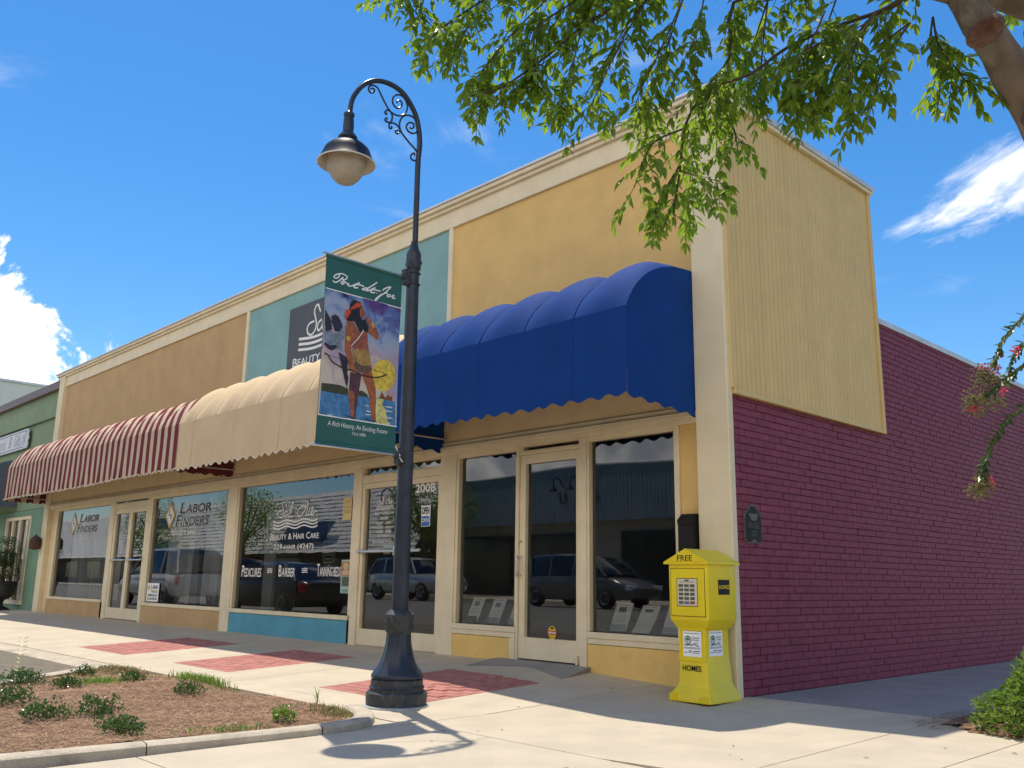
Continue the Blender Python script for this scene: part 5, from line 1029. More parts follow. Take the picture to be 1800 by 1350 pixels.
def twigs_mesh(tw, n=4):
    mb = MB()
    for P, r in tw: 
        P2 = P[::2] + ([P[-1]] if len(P) % 2 == 0 else []) if r > .002 else P[::2]+[P[-1]]
        mb.tube(P2, [r*(1-.6*i/len(P2)) for i in range(len(P2))], n if r > .002 else 3, cap=False)
    return mb
# ---- big tree at the right, crown reaching over the top of the picture
r = random.Random(11)
TR = empty('street_tree', (3.80,-3.25,-.02), 'broad leafy tree at the right with branches hanging into the top of the picture', 'tree')
base = [Vector((3.80,-3.25,-.05)), Vector((3.79,-3.30,.35))] + [Vector(p)+RGT*.022 for p in TRUNK]
P = catmull(base, 8); rad = [max(.038, .096 - .0075*i/8*1.25 + (.03 if i < 3 else 0)) for i in range(len(P))]
rad = [rr*(1+.05*math.sin(i*1.3)) for i, rr in enumerate(rad)]
MB().tube(P, rad, 20).build('trunk', BARK, TR, True)
b2 = [Vector((3.80,-3.22,.5)), Vector((3.85,-3.25,1.2)), Vector((3.95,-3.6,1.9))] + [Vector(p) for p in LIMB2]
P2 = catmull(b2, 6); MB().tube(P2, [lerp(.075,.045,i/len(P2)) for i in range(len(P2))], 16).build('limb', BARK, TR, True)
def knot(px, dep, size):
    # a healed branch collar on the trunk at the bearing of the photo's knot
    best = min(P, key=lambda q: (topixel(q)[0]-px[0])**2+(topixel(q)[1]-px[1])**2); v = (CAM-best).normalized(); rr = .052
    R = v.to_track_quat('Z','Y').to_matrix().to_4x4()
    o = MB().lathe([(size*1.25,-.02),(size*1.1,.012),(size*.95,.022),(size*.72,.018),(size*.5,.008),(0.0,.004)],n=18,cap=False).build('knot', mat('knot_bark',(0.12,.055,.035),.85,.4,30,.6,60,col2=(.20,.105,.055),mixs=(24,.5,.75)), TR, True)
    o.matrix_basis = Matrix.Translation(best + v*rr) @ R @ Matrix.Rotation(.5,4,'Z') @ Matrix.Diagonal((1.15,.78,1,1))
knot((1712,78), 2.4, .036); knot((1775,222), 2.4, .028)
lv = Leaves(); tw = []
for i, b in enumerate(BOUGHS):
    thick = .008 if i in (0,1,2,3,4) else .0035
    grow(b, lv, tw, r, .0072, (.05,.145), (.030,.047), .42, .5, .012, thick)
for i, b in enumerate(BOUGHS[:15]):
    sh_ = Vector((r.uniform(-.08,.08), r.uniform(-.08,.08), r.uniform(.0,.06))) + FWD*r.uniform(.05,.22)
    grow([Vector(p)+sh_*(k/(len(b)-1)) for k, p in enumerate(b)], lv, tw, r, .013, (.05,.14), (.030,.047), .42, .5, .012, .003)
fill = random.Random(5)   # the part of the crown above the picture
n0 = len(lv.items); tries = 0
while len(lv.items) < n0+3800 and tries < 9000:
    tries += 1; q = rvec(fill)*(fill.random()**.4); p = Vector((3.5+q.x*1.9, -4.7+q.y*1.9, 3.9+q.z*1.0)); X, Y, D = topixel(p)
    if D > 0 and Y > -160 and -200 < X < 2000: continue
    if D > 0 and D < .9 and Y > -900: continue
    d0 = (rvec(fill)+Vector((0,0,-.3))).normalized(); Q = [p+d0*.025*k for k in range(8)]; tw.append((Q, .002))
    for k in range(1, 8): 
        for s in (1,-1):
            l = fill.uniform(.036,.054); lv.add(Q[k], d0*.5+d0.cross(Vector((0,0,1)))*s+Vector((0,0,-.3))+rvec(fill)*.3, Vector((0,0,1))+rvec(fill)*.6, l, l*.45)
lim = [((3.60,-4.62,2.6),(3.1,-4.6,3.3),(2.5,-4.3,3.7)),((3.5,-4.68,2.95),(3.9,-5.3,3.7),(4.2,-5.9,4.0)),((3.45,-4.68,3.09),(3.4,-4.7,3.9),(3.2,-4.5,4.5)),((3.57,-4.65,2.7),(4.3,-4.2,3.6),(4.9,-3.9,4.1)),((3.636,-4.585,2.457),(3.4,-4.66,2.62),tuple(BOUGHS[0][0])),((3.572,-4.654,2.698),(3.3,-4.75,2.75),tuple(BOUGHS[1][0])),((3.3,-4.75,2.75),(3.05,-4.82,2.75),tuple(BOUGHS[2][0])),((3.3,-4.75,2.75),(2.9,-4.8,2.85),tuple(BOUGHS[4][0])),((3.3,-4.75,2.75),(2.95,-4.85,2.8),tuple(BOUGHS[3][0]))]
for L_ in lim: Pp = catmull([Vector(q) for q in L_], 6); MB().tube(Pp, [lerp(.028,.011,i/len(Pp)) for i in range(len(Pp))], 8).build('limb', BARK, TR, True)
twigs_mesh(tw).build('twigs', TWIG, TR, True, fix=False)['kind'] = 'stuff'
def inview(it):
    X, Y, D = topixel(it[0]); return D > .3 and -20 < X < 1820 and -20 < Y < 1370
seen = sorted([it for it in lv.items if inview(it)], key=lambda it: (it[0]-CAM).length/it[3]); near = seen[:300]; nid = set(id(i) for i in near)
rest_ = [it for it in lv.items if id(it) not in nid]
cr_ = obj('crown', lv.mesh('crown', rest_), LEAF, TR, True); cr_['kind'] = 'stuff'
lm = bpy.data.meshes.new('leaf'); lm.from_pydata(LT.tolist(), [], LF); lm.update(); lm.materials.append(LEAF); lm.polygons.foreach_set('use_smooth',[True]*4)
for it in near:
    p, x, y, z = lv.frame(it); o = bpy.data.objects.new('leaf', lm); COL.objects.link(o); o.parent = TR; o.matrix_parent_inverse = Matrix.Translation(-TR.location)
    M_ = Matrix.Identity(4)
    for k in range(3): M_[k][0] = x[k]; M_[k][1] = y[k]; M_[k][2] = z[k]; M_[k][3] = p[k]
    o.matrix_basis = M_
print('tree leaves', len(lv.items), 'seen', len(seen))
# ---- crape myrtle at the right edge
CM = empty('crape_myrtle', (3.55,.55,0), 'flowering crape myrtle with arching sprays at the right edge', 'tree')
cl = Leaves(); ct = []
rc_ = random.Random(3)
hub = Vector((3.55,.30,2.1))
for k, b in enumerate(CRAPE):
    pts = [Vector(p) for p in b]; full = catmull([hub, hub.lerp(pts[0],.55)+Vector((0,0,.22))] + pts, 8)
    MB().tube(full, [lerp(.012,.0022,i/len(full)) for i in range(len(full))], 6).build('branch', mat('crape_stem',(.20,.17,.08),.7), CM, True)
    Pq = polylen(full, .02)
    for i in range(8, len(Pq)-2):
        t = (Pq[i]-Pq[i-1]).normalized(); sd = t.cross(Vector((0,0,1))).normalized(); u2 = sd.cross(t)
        for s in (1,-1):
            d = sd*s*.8 + t*.35 + Vector((0,0,-.25)) + rc_.uniform(-.2,.2)*u2; l = rc_.uniform(.048,.064); cl.add(Pq[i], d, Vector((0,0,1))+rvec(rc_)*.3, l, l*.62)
            if rc_.random() < .5: cl.add(Pq[i], t*.4+u2*s*.7+rvec(rc_)*.3, Vector((0,0,1))+rvec(rc_)*.5, l*.9, l*.55)
for k in range(6):
    e = Vector((3.6+.9*math.cos(k*1.05+.4), .6+.9*math.sin(k*1.05+.4)+.3, 2.6+.5*math.sin(k*2)))
    if topixel(e)[0] < 1840 and topixel(e)[2] > 0: continue
    full = catmull([hub, hub.lerp(e,.6)+Vector((0,0,.2)), e], 8); MB().tube(full, .006, 5).build('branch', MATS['crape_stem'], CM, True)
    for p in polylen(full, .03)[4:]:
        for s in range(3): l = rc_.uniform(.035,.05); cl.add(p, rvec(rc_), Vector((0,0,1))+rvec(rc_)*.4, l, l*.6)
for a, b in (((3.50,.55,0),(3.54,.4,1.1)),((3.66,.60,0),(3.60,.4,1.2))): MB().tube(catmull([Vector(a), Vector(b), hub], 8), [.03-.0011*i for i in range(17)], 10).build('trunk', BARK, CM, True)
o = obj('leaves', cl.mesh('leaves'), LEAF_C, CM, True); o['kind'] = 'stuff'
PINK = mat('pink_flower',(0.72,0.06,0.16),.7,.25,40,transl=((.8,.1,.2),.3)); BUD = mat('green_bud',(0.15,0.135,0.040),.6,.35,40)
fm = Leaves()
for c_ in CRAPEFLOWERS:
    fl_ = Leaves()
    for k in range(34):
        q = rvec(rc_); fl_.add(Vector(c_)+q*rc_.uniform(.0,.028), q, rvec(rc_), rc_.uniform(.012,.02), .016)
    o = obj('flower', fl_.mesh('flower'), PINK, CM)
for c_ in CRAPEBUDS:
    mb = MB()
    for k in range(80):
        q = rvec(rc_); p = Vector(c_)+Vector((q.x*.08,q.y*.08,q.z*.07))*rc_.random()**.5; s = rc_.uniform(.006,.0095)
        mb.add([p+Vector(v)*s for v in ((1,0,0),(-1,0,0),(0,1,0),(0,-1,0),(0,0,1),(0,0,-1))],[(0,2,4),(2,1,4),(1,3,4),(3,0,4),(2,0,5),(1,2,5),(3,1,5),(0,3,5)])
        if k % 3 == 0: mb.tube([Vector(c_), p], .0012, 3, cap=False)
    mb.build('bud_cluster', BUD, CM, True, fix=False)['kind'] = 'stuff'
# ---- bush at the right edge
def bush(name, lab, c_, rx, ry, rz_, n, ll, m, group=None, cat='bush', seed=1, stems=8, up=.3, dense=False):
    rr = random.Random(seed); E_ = empty(name, c_, lab, cat, group); L_ = Leaves(); c_ = Vector(c_); mb = MB(); tips = []
    lobes = [(rr.uniform(0,6.28), rr.uniform(.75,1.15), rr.uniform(-.2,.9)) for _ in range(14)]
    for k in range(stems):
        a = rr.uniform(0,6.28); q = rr.uniform(.4,1); e = c_+Vector((math.cos(a)*rx*q*.9, math.sin(a)*ry*q*.9, rz_*rr.uniform(.35,.95))); mb.tube([c_+Vector((0,0,-.01)), c_.lerp(e,.5)+Vector((0,0,.04*rz_)), e], .006 if rz_ > .3 else .0025, 4, cap=False)
    mb.build('stems', TWIG, E_, True, fix=False)
    k = 0
    while k < n:
        a = rr.uniform(0,6.28); ct_ = rr.uniform(0.0,1) ; q = rr.random()**(.28 if not dense else .16)
        lk = .45 if dense else 1
        lob = 1+lk*(.22*math.sin(a*3+lobes[0][0])+.14*math.sin(a*5+ct_*6+lobes[1][0])+.12*math.sin(ct_*9+lobes[2][0]))
        st = math.sqrt(max(0,1-ct_*ct_)); dv = Vector((math.cos(a)*st, math.sin(a)*st, ct_))
        p = c_+Vector((dv.x*rx, dv.y*ry, dv.z*rz_))*q*lob + Vector((0,0,.012)); 
        for s in range(3):
            l = rr.uniform(*ll); d = (dv*.7+rvec(rr)*.8+Vector((0,0,up))); L_.add(p, d, Vector((0,0,1))+rvec(rr)*.6, l, l*.62); k += 1
    o = obj('foliage', L_.mesh('foliage'), m, E_, True); o['kind'] = 'stuff'; return E_
BU = bush('glossy_bush','glossy bright green bush at the lower right picture edge',(2.50,.06,.0),.62,.58,.50,11000,(.030,.046),LEAF_B,seed=4,stems=20,up=.45,dense=True)
mb = MB()
for a, b, l in ((.2,.9,.55),(-.5,.8,.42)):
    p0 = Vector((2.42,-.22,.15)); p1 = p0+Vector((-.05+a*.12,.02,.20)); p2 = p1+Vector((a*.05-.06,.0,.16*l/.55)); w = .018
    mb.add([p0+Vector((w,0,0)),p0-Vector((w,0,0)),p1-Vector((w*.9,0,0)),p1+Vector((w*.9,0,0)),p2],[(0,1,2,3),(3,2,4)])
sp = mb.build('spiky_leaf', GRASS); tag(sp,'long pointed leaf blades sticking out of the bright green bush','plant')
SH = [((-4.85,-4.15),.42,.30,.16,'low shrub with a tall shoot at the left picture edge'),((-5.18,-3.48),.20,.16,.13,'small low shrub in the far back corner of the bed'),((-4.20,-3.98),.28,.2,.12,'low shrub behind the long double shrub in the bed'),((-4.15,-3.42),.19,.17,.13,'small low shrub beside the bright grass tuft in the bed'),((-3.02,-3.42),.27,.16,.11,'low shrub nearest the sidewalk edge in the bed'),((-3.15,-4.70),.34,.24,.16,'low shrub at the left picture edge below the tall shoot'),((-2.36,-4.72),.30,.24,.15,'left half of the long double shrub in the bed'),((-2.35,-4.38),.28,.24,.18,'right half of the long double shrub in the bed'),((-1.48,-4.55),.36,.20,.13,'low spreading shrub nearest the front edging'),((-1.36,-3.50),.15,.15,.12,'single small shrub closest to the lamp post')]
for i, ((x, y), a, b, h_, lab) in enumerate(SH):
    bush('low_shrub', lab, (x, y, bedz(x, y)), a*.62, b*.62, h_*.62, int(600*(a*b)/.06)+220, (.016,.027), LEAF_S if i != 9 else LEAF_B, 'low shrubs in the planting bed', 'shrub', 20+i, 9)
# shoot
mb = MB(); q0 = Vector((-4.62,-4.25,.02)); lvs = Leaves()
for k in range(9):
    p = q0+Vector((.006*k,0,.035*k+.06)); 
    for s in (1,-1): lvs.add(p, Vector((.6*s,.7*s,.4)), Vector((0,0,1)), .05, .022)
ob = obj('tall_shoot', lvs.mesh('tall_shoot'), GRASS, None, True); tag(ob,'thin upright leafy shoot above the left shrub','plant')
def tuft(lab, x, y, rx, ry, n, h_, m, seed):
    rr = random.Random(seed); V = []; F = []
    for k in range(n):
        px = x+rr.gauss(0,.5)*rx; py = y+rr.gauss(0,.5)*ry; a = rr.uniform(0,6.28); l = h_*rr.uniform(.5,1.2); ben = rr.uniform(.2,.8)*l; w = .003; z = bedz(px,py); o = len(V)
        dx, dy = math.cos(a), math.sin(a); V += [(px-dy*w,py+dx*w,z),(px+dy*w,py-dx*w,z),(px+dx*ben*.4+dy*w,py+dy*ben*.4-dx*w,z+l*.6),(px+dx*ben*.4-dy*w,py+dy*ben*.4+dx*w,z+l*.6),(px+dx*ben,py+dy*ben,z+l*.8)]; F += [(o,o+1,o+2,o+3),(o+3,o+2,o+4)]
    me = bpy.data.meshes.new('grass_tuft'); me.from_pydata(V,[],F); me.update(); ob = obj('grass_tuft', me, m); tag(ob, lab, 'grass', kind='stuff')
tuft('bright green grass tuft in the middle back of the bed',-4.42,-3.62,.32,.22,420,.07,GRASS,1); tuft('green weeds along the sidewalk edge of the bed',-3.75,-2.95,.55,.10,420,.09,GRASS,2); tuft('dry grass in the far corner of the bed',-5.45,-3.08,.40,.18,700,.05,DRYG,3)
tuft('dry grass beside the lamp post base',-1.55,-2.98,.28,.12,420,.05,DRYG,4); tuft('thin green weeds along the front edging',-1.22,-3.95,.06,.3,130,.05,GRASS,5); tuft('two thin upright weeds at the bed edge',-1.95,-2.86,.03,.02,7,.17,GRASS,6)
# fallen leaves and crumbs on the bed and pavement
V = []; F = []; rr = random.Random(9)
for k in range(70):
    if k < 45:
        x, y = rr.uniform(-5,-1.1), rr.uniform(-5.2,-2.95); 
        if not inpoly(x,y,BED): continue
        z = bedz(x,y)+.015
    else: x, y = rr.uniform(-1,2.5), rr.uniform(-3.3,-.4); z = gz(x,y)+.004
    a = rr.uniform(0,6.28); l = rr.uniform(.008,.028); w = l*rr.uniform(.15,.35); o = len(V); c_, s_ = math.cos(a), math.sin(a)
    V += [(x-c_*l,y-s_*l,z),(x+s_*w,y-c_*w,z+.004),(x+c_*l,y+s_*l,z+.001),(x-s_*w,y+c_*w,z+.003)]; F.append((o,o+1,o+2,o+3))
me = bpy.data.meshes.new('leaf_litter'); me.from_pydata(V,[],F); me.update(); ob = obj('leaf_litter', me, mat('dry_leaf',(.15,.085,.04),.8,.4,30)); tag(ob,'scattered dry leaf litter on the bed and sidewalk','leaf litter',kind='stuff')
# ================================================================ NEIGHBOURS
GREEN = mat('green_stucco', (0.23,0.315,0.195), .85, .07, 2, .5, 110, streak=(2,.5,.9,(0.19,0.27,0.165))); GREEN2 = mat('green_stucco_lower', (0.17,0.30,0.21), .85, .08, 2, .5, 110)
GB = empty('green_shop_building', (-22,0,0), 'green stucco shop building left of the striped awning', 'building')
part('wall', GREEN, (-25.9,-18.44,0.02,12,2.45,5.30), parent=GB); part('wall', GREEN2, (-19.55,-18.44,0.0,.3,-.02,2.44), (-25.9,-21.55,0.0,.3,-.02,2.44), (-21.55,-19.55,0.0,.3,-.02,.28), (-21.55,-19.55,0.0,.3,2.30,2.44), parent=GB)
part('ledge', GREEN, (-25.9,-18.44,-.06,.02,4.60,5.03), parent=GB); part('roof_edge', mat('brown_metal',(0.17,0.105,0.085),.5,.1), (-25.9,-18.44,-.09,.3,5.27,5.465), parent=GB)
gw = MB(); 
for a in (-21.55,-21.02,-20.42,-19.82,-19.62): gw.cbox(a,a+.07,-.01,.09,.28,2.30,.004)
gw.cbox(-21.55,-19.55,-.012,.09,2.22,2.30,.004).cbox(-21.60,-19.50,-.04,.09,.20,.30,.004); gwo = gw.build('window', CREAM, GB); MB().quad((-21.5,.05,.28),(-19.6,.05,.28),(-19.6,.05,2.25),(-21.5,.05,2.25)).build('pane',GLASS,gwo,fix=False)
part('interior', ROOM, (-21.6,-19.5,2.0,2.1,0,2.5), parent=GB)
fs = empty('florist_sign', (-21.8,0,4.0), 'white shaped signboard with faded script on the green wall', 'sign')
MB().prism([(-23.4,4.03),(-20.46,4.03),(-20.40,4.12),(-20.44,4.20),(-20.36,4.28),(-20.44,4.38),(-20.40,4.44),(-20.50,4.53),(-23.4,4.53)], facy(-.075), facy(-.05)).build('board',mat('sign_white',(.62,.65,.70),.6,.05),fs)
fl_t = MB()
for t_, a, b in (('Florist',-23.15,-22.25),('&',-22.05,-21.75),('Gifts',-21.55,-20.95)): put2(fl_t, fit2(text2(t_,.3,-.012),a,b,4.14,4.44), facy(-.078))
fl_t.build('lettering',mat('faded_print',(.35,.30,.36),.7,.2,9),fs,fix=False)
mb = MB()
for s, w in (([(-23.3,4.48),(-20.75,4.48),(-20.62,4.42)],.018),([(-23.3,4.08),(-20.75,4.08)],.018),([(-20.72,4.38),(-20.80,4.33),(-20.70,4.28),(-20.62,4.35),(-20.66,4.42)],.022),([(-20.72,4.14),(-20.80,4.19),(-20.70,4.25),(-20.62,4.18)],.022)): put2(mb, ribbon2(s,w,5), facy(-.079))
mb.build('border_scroll',mat('sign_slate',(.12,.15,.20),.6),fs,fix=False)
ca = empty('cream_awning', (-22.6,0,2.6), 'cream awning edge at the far left picture border', 'awning')
def qprof(d, z0, z1, n=12): return [(-d*math.sin(k/n*math.pi/2), z0+(z1-z0)*math.cos(k/n*math.pi/2)) for k in range(n+1)]
pr = qprof(1.0,2.95,3.75) + [(-1.0,2.55)]
MB().grid([[(x,y,z) for y,z in pr] for x in np.linspace(-25.8,-20.9,12)]).build('canopy',mat('cream_canvas',(.62,.58,.46),.85,.05),ca,True); MB().add([(-20.9,y,z) for y,z in pr]+[(-20.9,0,2.55)],[tuple(range(len(pr)+1))]).build('end_panel',mat('slate_canvas',(.10,.125,.16),.8),ca)
ur = empty('urn_planter', (-19.75,-.42,.08), 'dark cast iron garden urn beside the green shop window', 'urn')
MB().lathe([(.24,.06),(.25,.10),(.20,.13),(.10,.18),(.08,.25),(.11,.31),(.24,.38),(.30,.46),(.30,.58),(.33,.70),(.36,.73),(.34,.75),(.28,.72)],(-19.75,-.42,0),28).build('bowl',mat('cast_iron',(.022,.021,.022),.55,.2,12,.2,60),ur,True)
TP = bush('topiary','two tier clipped green topiary growing in the dark urn',(-19.75,-.42,.75),.26,.26,.22,150,(.03,.045),leafmat('topiary_leaf',(0.045,0.075,0.025),(0.1,.16,.04),.3),None,'topiary',71,10)
MB().tube([(-19.75,-.42,.7),(-19.75,-.42,1.3)],.025,8).build('stem',TWIG,TP,True)
rr = random.Random(31); L_ = Leaves()
for cz, R_ in ((1.50,.36),(1.02,.34),(1.28,.26)):
    for k in range(900):
        q = rvec(rr); L_.add(Vector((-19.75,-.42,cz))+Vector((q.x,q.y,q.z*.75))*R_*rr.random()**.3, q+rvec(rr)*.6, Vector((0,0,1))+rvec(rr)*.5, rr.uniform(.035,.06), .03)
o = obj('clipped_tier', L_.mesh('clipped_tier'), MATS['topiary_leaf'], TP, True); o['kind'] = 'stuff'
WB = empty('white_building', (-34,5,0), 'tall white block building rising behind the green shop', 'building')
part('wall', mat('white_wall',(.68,.68,.64),.85,.06,1,.3,60,streak=(1.5,.5,.9,(.55,.55,.52))), (-44,-26,.5,24,-.1,6.68), parent=WB); part('roof_flashing', FLASH, (-44.1,-25.95,.45,24.1,6.682,6.76), parent=WB)
# ================================================================ ACROSS THE STREET (seen mirrored in the shop windows)
LAPW = mat('white_shake', (0.84,0.78,0.70), .7, .12, 4, .4, 30, col2=(.55,.48,.42), mixs=(3,.5,.8))
OB = empty('shake_front_building', (-52,-22.5,.2), 'long building across the road with a white shake mansard front', 'building')
part('wall', mat('brown_wall',(.17,.13,.10),.8,.1), (-130,-32.2,-34,-23.4,.1,5.9), parent=OB)
sh0 = MB()
for k in range(15):   # overlapping courses, uneven lower edges
    z = 2.35+k*.245; pts = []; n = 200
    for i in range(n+1):
        x = lerp(-130,-32,i/n); j = .02*math.sin(i*1.7+k*2)+random.uniform(-.012,.012); pts.append([(x,-21.2-.14*k,z+j),(x,-21.2-.14*k-.16,z+.27+.0)])
    crs = MB().grid([[(a[0][0],a[0][1]+.05,a[0][2]),(a[1][0],a[1][1],a[1][2])] for a in pts]); crs.grid([[(a[0][0],a[0][1]+.05,a[0][2]),(a[0][0],a[0][1]-.06,a[0][2]+.002)] for a in pts]); crs.build('shake_course',LAPW,OB,fix=False)
for k in range(16):
    x = -122+k*5.6; f_ = MB().cbox(x,x+3.2,-23.38,-23.3,.6,2.2,.02).build('window_frame',DARK,OB); MB().quad((x+.1,-23.29,.7),(x+3.1,-23.29,.7),(x+3.1,-23.29,2.1),(x+.1,-23.29,2.1)).build('pane',DKGL,f_,fix=False)
MB().prism([(-66,4.3),(-62,4.3),(-61,5.1),(-65,5.1)], facy(-21.3), facy(-21.6)).build('banner_board',mat('board_blue',(.06,.12,.26),.6,.4,3),OB)
MB().prism([(-45.5,3.0),(-41,3.0),(-39.8,4.1),(-44.2,4.1)], facy(-21.3), facy(-21.6)).build('banner_board',MATS['board_blue'],OB)
MG = mat('blue_grey_metal', (0.24,0.30,0.335), .55, .08, 1, col2=(.18,.25,.28), mixs=(1.2,.5,.7)); OB2 = empty('metal_front_building', (-20,-22.5,.2), 'blue grey metal fronted building across the road', 'building')
part('wall', mat('taupe_wall',(.42,.36,.27),.8,.1), (-31.5,-2,-34,-22.8,.1,3.6), parent=OB2)
mb = MB(); 
for k in range(150):
    x = -31.5+k*.197; mb.cbox(x,x+.185,-22.6,-22.3,3.45,5.75+.10*math.sin(x*.5),.01)
mb.build('metal_fascia',MG,OB2)
mb = MB().tube([(lerp(-31.5,-2,i/40),-22.28,5.77+.10*math.sin(lerp(-31.5,-2,i/40)*.5)) for i in range(41)],.05,6); mb.build('fascia_edge',WHITE,OB2)
for x, ch in ((-21.9,'S'),(-21.0,'S'),(-22.9,'U')):
    mb = MB(); put2(mb, fit2(text2(ch,0,.02),x-.22,x+.22,4.25,4.75), lambda u, v: (-43.0-u-.0, -22.27, v) if False else (u,-22.27,v)); mb.build('sign_letter',LFK,OB2,fix=False)
    MB().tube(catmull([Vector((x,-22.3,5.0)),Vector((x,-22.0,5.35)),Vector((x,-21.7,5.3)),Vector((x,-21.65,5.0))],6),.025,6).lathe([(.03,5.0),(.12,4.9),(.18,4.78)],(x,-21.65,0),14).build('gooseneck_lamp',BLACK,OB2,True)
for k, (a, b) in enumerate(((-30,-26.5),(-25.5,-22),(-20,-15.5),(-14,-9))):
    f_ = MB().cbox(a,b,-22.79,-22.7,.3,3.0,.02).build('window_frame',DARK,OB2); MB().quad((a+.1,-22.69,.4),(b-.1,-22.69,.4),(b-.1,-22.69,2.9),(a+.1,-22.69,2.9)).build('pane',DKGL,f_,fix=False)
part('brick_pier', mat('orange_brick',(.33,.10,.05),.8,.15), (-9,-6.5,-22.79,-22.5,.2,3.4), parent=OB2)
BR3 = empty('corner_block', (12,-26,.2), 'tan two storey block across the road to the right', 'building'); part('wall', mat('tan_wall',(.48,.40,.28),.8,.1), (1,40,-40,-22.5,.1,7.2), parent=BR3); part('cornice', CREAM, (.9,40,-40,-22.35,7.0,7.3), parent=BR3)
for k in range(7):
    x = 2.5+k*5; f_ = MB().cbox(x,x+2.6,-22.49,-22.42,.5,2.8,.02).build('window_frame',DARK,BR3); MB().quad((x+.1,-22.41,.6),(x+2.5,-22.41,.6),(x+2.5,-22.41,2.7),(x+.1,-22.41,2.7)).build('pane',DKGL,f_,fix=False)
def simple_tree(lab, x, y, zb, h, R, n, seed):
    rr = random.Random(seed); T = empty('kerb_tree', (x,y,zb), lab, 'tree', 'trees across the road'); MB().tube(catmull([Vector((x,y,zb)),Vector((x+.1,y,zb+h*.3)),Vector((x-.05,y+.1,zb+h*.6))],6),[.16-.007*i for i in range(13)],10).build('trunk',BARK,T,True)
    L_ = Leaves()
    for k in range(9):
        q = rvec(rr); c_ = Vector((x+q.x*R*.75,y+q.y*R*.75,zb+h*.68+q.z*h*.22)); MB().tube([Vector((x,y,zb+h*.45)),c_],.04,5).build('limb',BARK,T)
        for j in range(n//9):
            q = rvec(rr); L_.add(c_+q*R*.55*rr.random()**.5, q+Vector((0,0,-.3)), rvec(rr), rr.uniform(.12,.2), .1)
    o = obj('crown', L_.mesh('crown'), LEAF, T, True); o['kind'] = 'stuff'
simple_tree('leafy tree in front of the shake building mirrored in the salon window',-29.5,-19.8,.2,6.2,2.0,3000,1); simple_tree('leafy tree mirrored in the left shop window',-47,-19.8,.2,6.2,2.0,2600,2); simple_tree('leafy tree mirrored far left',-60,-19.8,.2,6,2.0,2400,3)
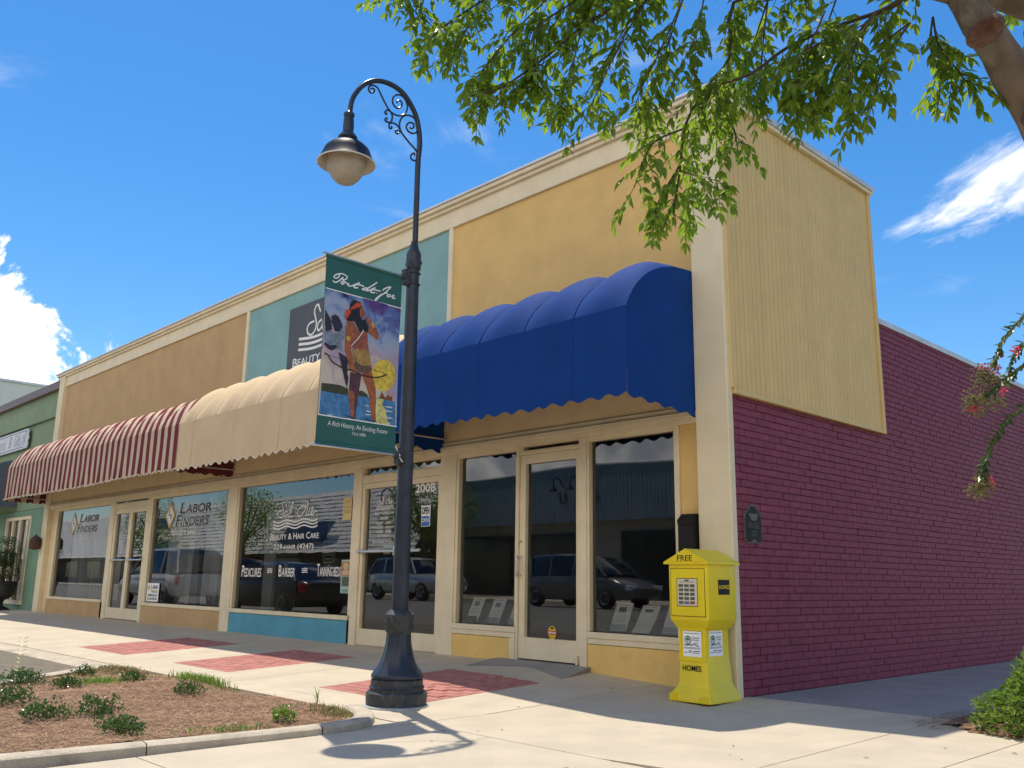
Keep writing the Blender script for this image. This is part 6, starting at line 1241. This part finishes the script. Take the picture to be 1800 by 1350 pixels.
# ---- parked vehicles (mirrored in the glass)
TYRE = mat('tyre',(.012,.012,.012),.8); RIM = mat('alloy',(.45,.45,.46),.3,.1,metal=.8); CARG = glass_mat('car_glass',(.10,.12,.12),1.7); TAIL = mat('tail_lamp',(.45,.01,.012),.2); HEAD = mat('head_lamp',(.7,.72,.75),.15)
def car(name, lab, x, y, z, facing, L, W, belt, roof, stations, gh, paint, wheels, wr):
    """stations: (u 0..1 from rear to front, z_low, z_top, half width factor) for the lower body; gh: (u, z) greenhouse outline with u range"""
    E_ = empty(name, (x,y,z), lab, 'car', 'vehicles parked along the road')
    def X(u): return x + facing*(u-.5)*L
    R = []
    for u, zl, zt, wf in stations:
        w = W/2*wf; R.append([(X(u),y+a*w,z+b) for a, b in ((-.86,zl),(-.97,zl+.10),(-1.0,lerp(zl,zt,.5)),(-.975,lerp(zl,zt,.80)),(-.90,zt-.02),(-.80,zt),(0,zt+.025),(.80,zt),(.90,zt-.02),(.975,lerp(zl,zt,.80)),(1.0,lerp(zl,zt,.5)),(.97,zl+.10),(.86,zl))])
    MB().rings(R).build('body',paint,E_,True)
    R = []; 
    for u, zr in gh:
        q = (zr-belt)/(roof-belt); w0 = W/2*.90; w1 = lerp(w0,W/2*.74,q); R.append([(X(u),y-w0,z+belt-.03),(X(u),y-lerp(w0,w1,.9),z+lerp(belt,zr,.86)),(X(u),y-w1*.86,z+zr),(X(u),y,z+zr+.02),(X(u),y+w1*.86,z+zr),(X(u),y+lerp(w0,w1,.9),z+lerp(belt,zr,.86)),(X(u),y+w0,z+belt-.03)])
    MB().rings(R).build('greenhouse',CARG,E_,True)
    tops = [g_ for g_ in gh if g_[1] > roof-.14]; R = []
    for u, zr in tops: w1 = W/2*.74*.90; R.append([(X(u),y-w1-.03,z+zr-.05),(X(u),y-w1*.93,z+zr+.012),(X(u),y,z+zr+.032),(X(u),y+w1*.93,z+zr+.012),(X(u),y+w1+.03,z+zr-.05),(X(u),y,z+zr-.02)])
    MB().rings(R).build('roof',paint,E_,True)
    us = [gh[0][0]] + [lerp(gh[0][0],gh[-1][0],t) for t in (.34,.62)] + [gh[-1][0]]
    for s in (-1,1):
        for j, (ub, ut) in enumerate(((gh[0][0],tops[0][0]),(us[1],us[1]),(us[2],us[2]),(gh[-1][0],tops[-1][0]))):
            MB().tube([(X(ub),y+s*W/2*.905,z+belt-.02),(X(ut),y+s*W/2*.755,z+roof-.06)],.035,6).build('pillar',paint,E_,True)
        for u in wheels:
            t = MB().lathe([(wr*.6,-.09),(wr*.95,-.10),(wr,-.06),(wr,.06),(wr*.95,.10),(wr*.6,.09)],n=28).build('tyre',TYRE,E_,True); t.matrix_basis = Matrix.Translation((X(u),y+s*(W/2-.11),z+wr)) @ Matrix.Rotation(math.radians(90),4,'X')
            mb = MB().lathe([(wr*.62,-.02),(wr*.60,.02),(wr*.50,.0),(wr*.5,-.02)],n=24)
            for k in range(5):
                a = k*2*math.pi/5; mb.add([(math.cos(a-.18)*wr*.12,math.sin(a-.18)*wr*.12,.01),(math.cos(a+.18)*wr*.12,math.sin(a+.18)*wr*.12,.01),(math.cos(a+.12)*wr*.56,math.sin(a+.12)*wr*.56,.01),(math.cos(a-.12)*wr*.56,math.sin(a-.12)*wr*.56,.01)],[(0,1,2,3)])
            rm = mb.build('rim',RIM,E_,True,fix=False); rm.matrix_basis = Matrix.Translation((X(u),y+s*(W/2-.005),z+wr)) @ Matrix.Rotation(math.radians(-90*s),4,'X')
        zt = stations[1][2]
        MB().cbox(X(.0)-.03,X(.035),y+s*W/2*.62,y+s*W/2*.97,z+zt*.66,z+zt*.92,.02).build('tail_lamp',TAIL,E_); MB().cbox(X(.955),X(.99),y+s*W/2*.5,y+s*W/2*.9,z+.58,z+.74,.02).build('head_lamp',HEAD,E_)
        MB().tube([(X(.10),y+s*(W/2+.004),z+belt-.06),(X(.5),y+s*(W/2+.006),z+belt-.07),(X(.9),y+s*(W/2*.985),z+belt-.13)],.012,5).build('side_trim',ALU if paint.name.startswith('silver') else paint,E_,True)
    return E_
def paint(n_, c_, metal=.4): return mat(n_, c_, .25, .03, 2, metal=metal, coat=.6)
VAN = [(0,.42,1.0,.82),(.02,.30,1.02,.93),(.2,.25,1.02,1),(.6,.24,1.02,1),(.78,.25,1.0,1),(.9,.28,.88,.97),(.97,.30,.72,.88),(1.0,.38,.62,.72)]
SUV = [(0,.5,1.08,.86),(.02,.38,1.1,.95),(.2,.33,1.1,1),(.6,.32,1.1,1),(.72,.33,1.08,1),(.9,.36,1.02,.97),(.98,.40,.92,.90),(1.0,.48,.80,.8)]
SED = [(0,.42,.88,.8),(.03,.28,.95,.92),(.2,.22,.97,1),(.6,.20,.95,1),(.75,.21,.92,1),(.9,.24,.80,.95),(.97,.26,.66,.86),(1.0,.34,.56,.7)]
car('minivan','grey minivan parked across the road, mirrored in the corner shop window',-16.2,-16.4,.10,1,4.9,1.9,1.02,1.72,VAN,[(.03,1.04),(.05,1.5),(.10,1.68),(.35,1.73),(.55,1.72),(.64,1.60),(.80,1.05)],paint('grey_paint',(.16,.155,.145)),(.17,.80),.33)
car('sport_utility','silver sport utility vehicle parked across the road, mirrored in the salon door',-26.6,-17.2,.08,1,4.8,1.9,1.10,1.74,SUV,[(.03,1.12),(.06,1.55),(.12,1.70),(.4,1.75),(.55,1.73),(.61,1.64),(.72,1.12)],paint('silver_paint',(.55,.56,.57)),(.19,.81),.38)
car('sedan','dark grey sedan parked beyond the planting bed, mirrored in the salon window',-19.9,-7.1,-.10,-1,4.85,1.86,.95,1.44,SED,[(.08,.97),(.16,1.18),(.26,1.38),(.42,1.45),(.55,1.43),(.62,1.34),(.76,.96)],paint('charcoal_paint',(.035,.035,.038)),(.20,.80),.33)
car('panel_van','white van parked beyond the planting bed, mirrored in the left shop window',-28.2,-7.3,-.10,-1,5.2,1.95,1.15,1.95,SUV,[(.02,1.15),(.04,1.75),(.10,1.92),(.4,1.96),(.58,1.94),(.64,1.85),(.78,1.14)],paint('white_paint',(.72,.72,.70),0),(.19,.81),.36)
car('red_truck','red truck parked across the road, mirrored in the left shop window',-41,-16.8,.09,1,5.4,1.95,1.05,1.80,SUV,[(.30,1.08),(.33,1.6),(.38,1.78),(.5,1.8),(.60,1.78),(.66,1.66),(.74,1.10)],paint('red_paint',(.42,.02,.02),0),(.19,.81),.38)
print('objects', len(bpy.data.objects), 'tris', sum(len(p.vertices)-2 for m_ in bpy.data.meshes for p in m_.polygons))
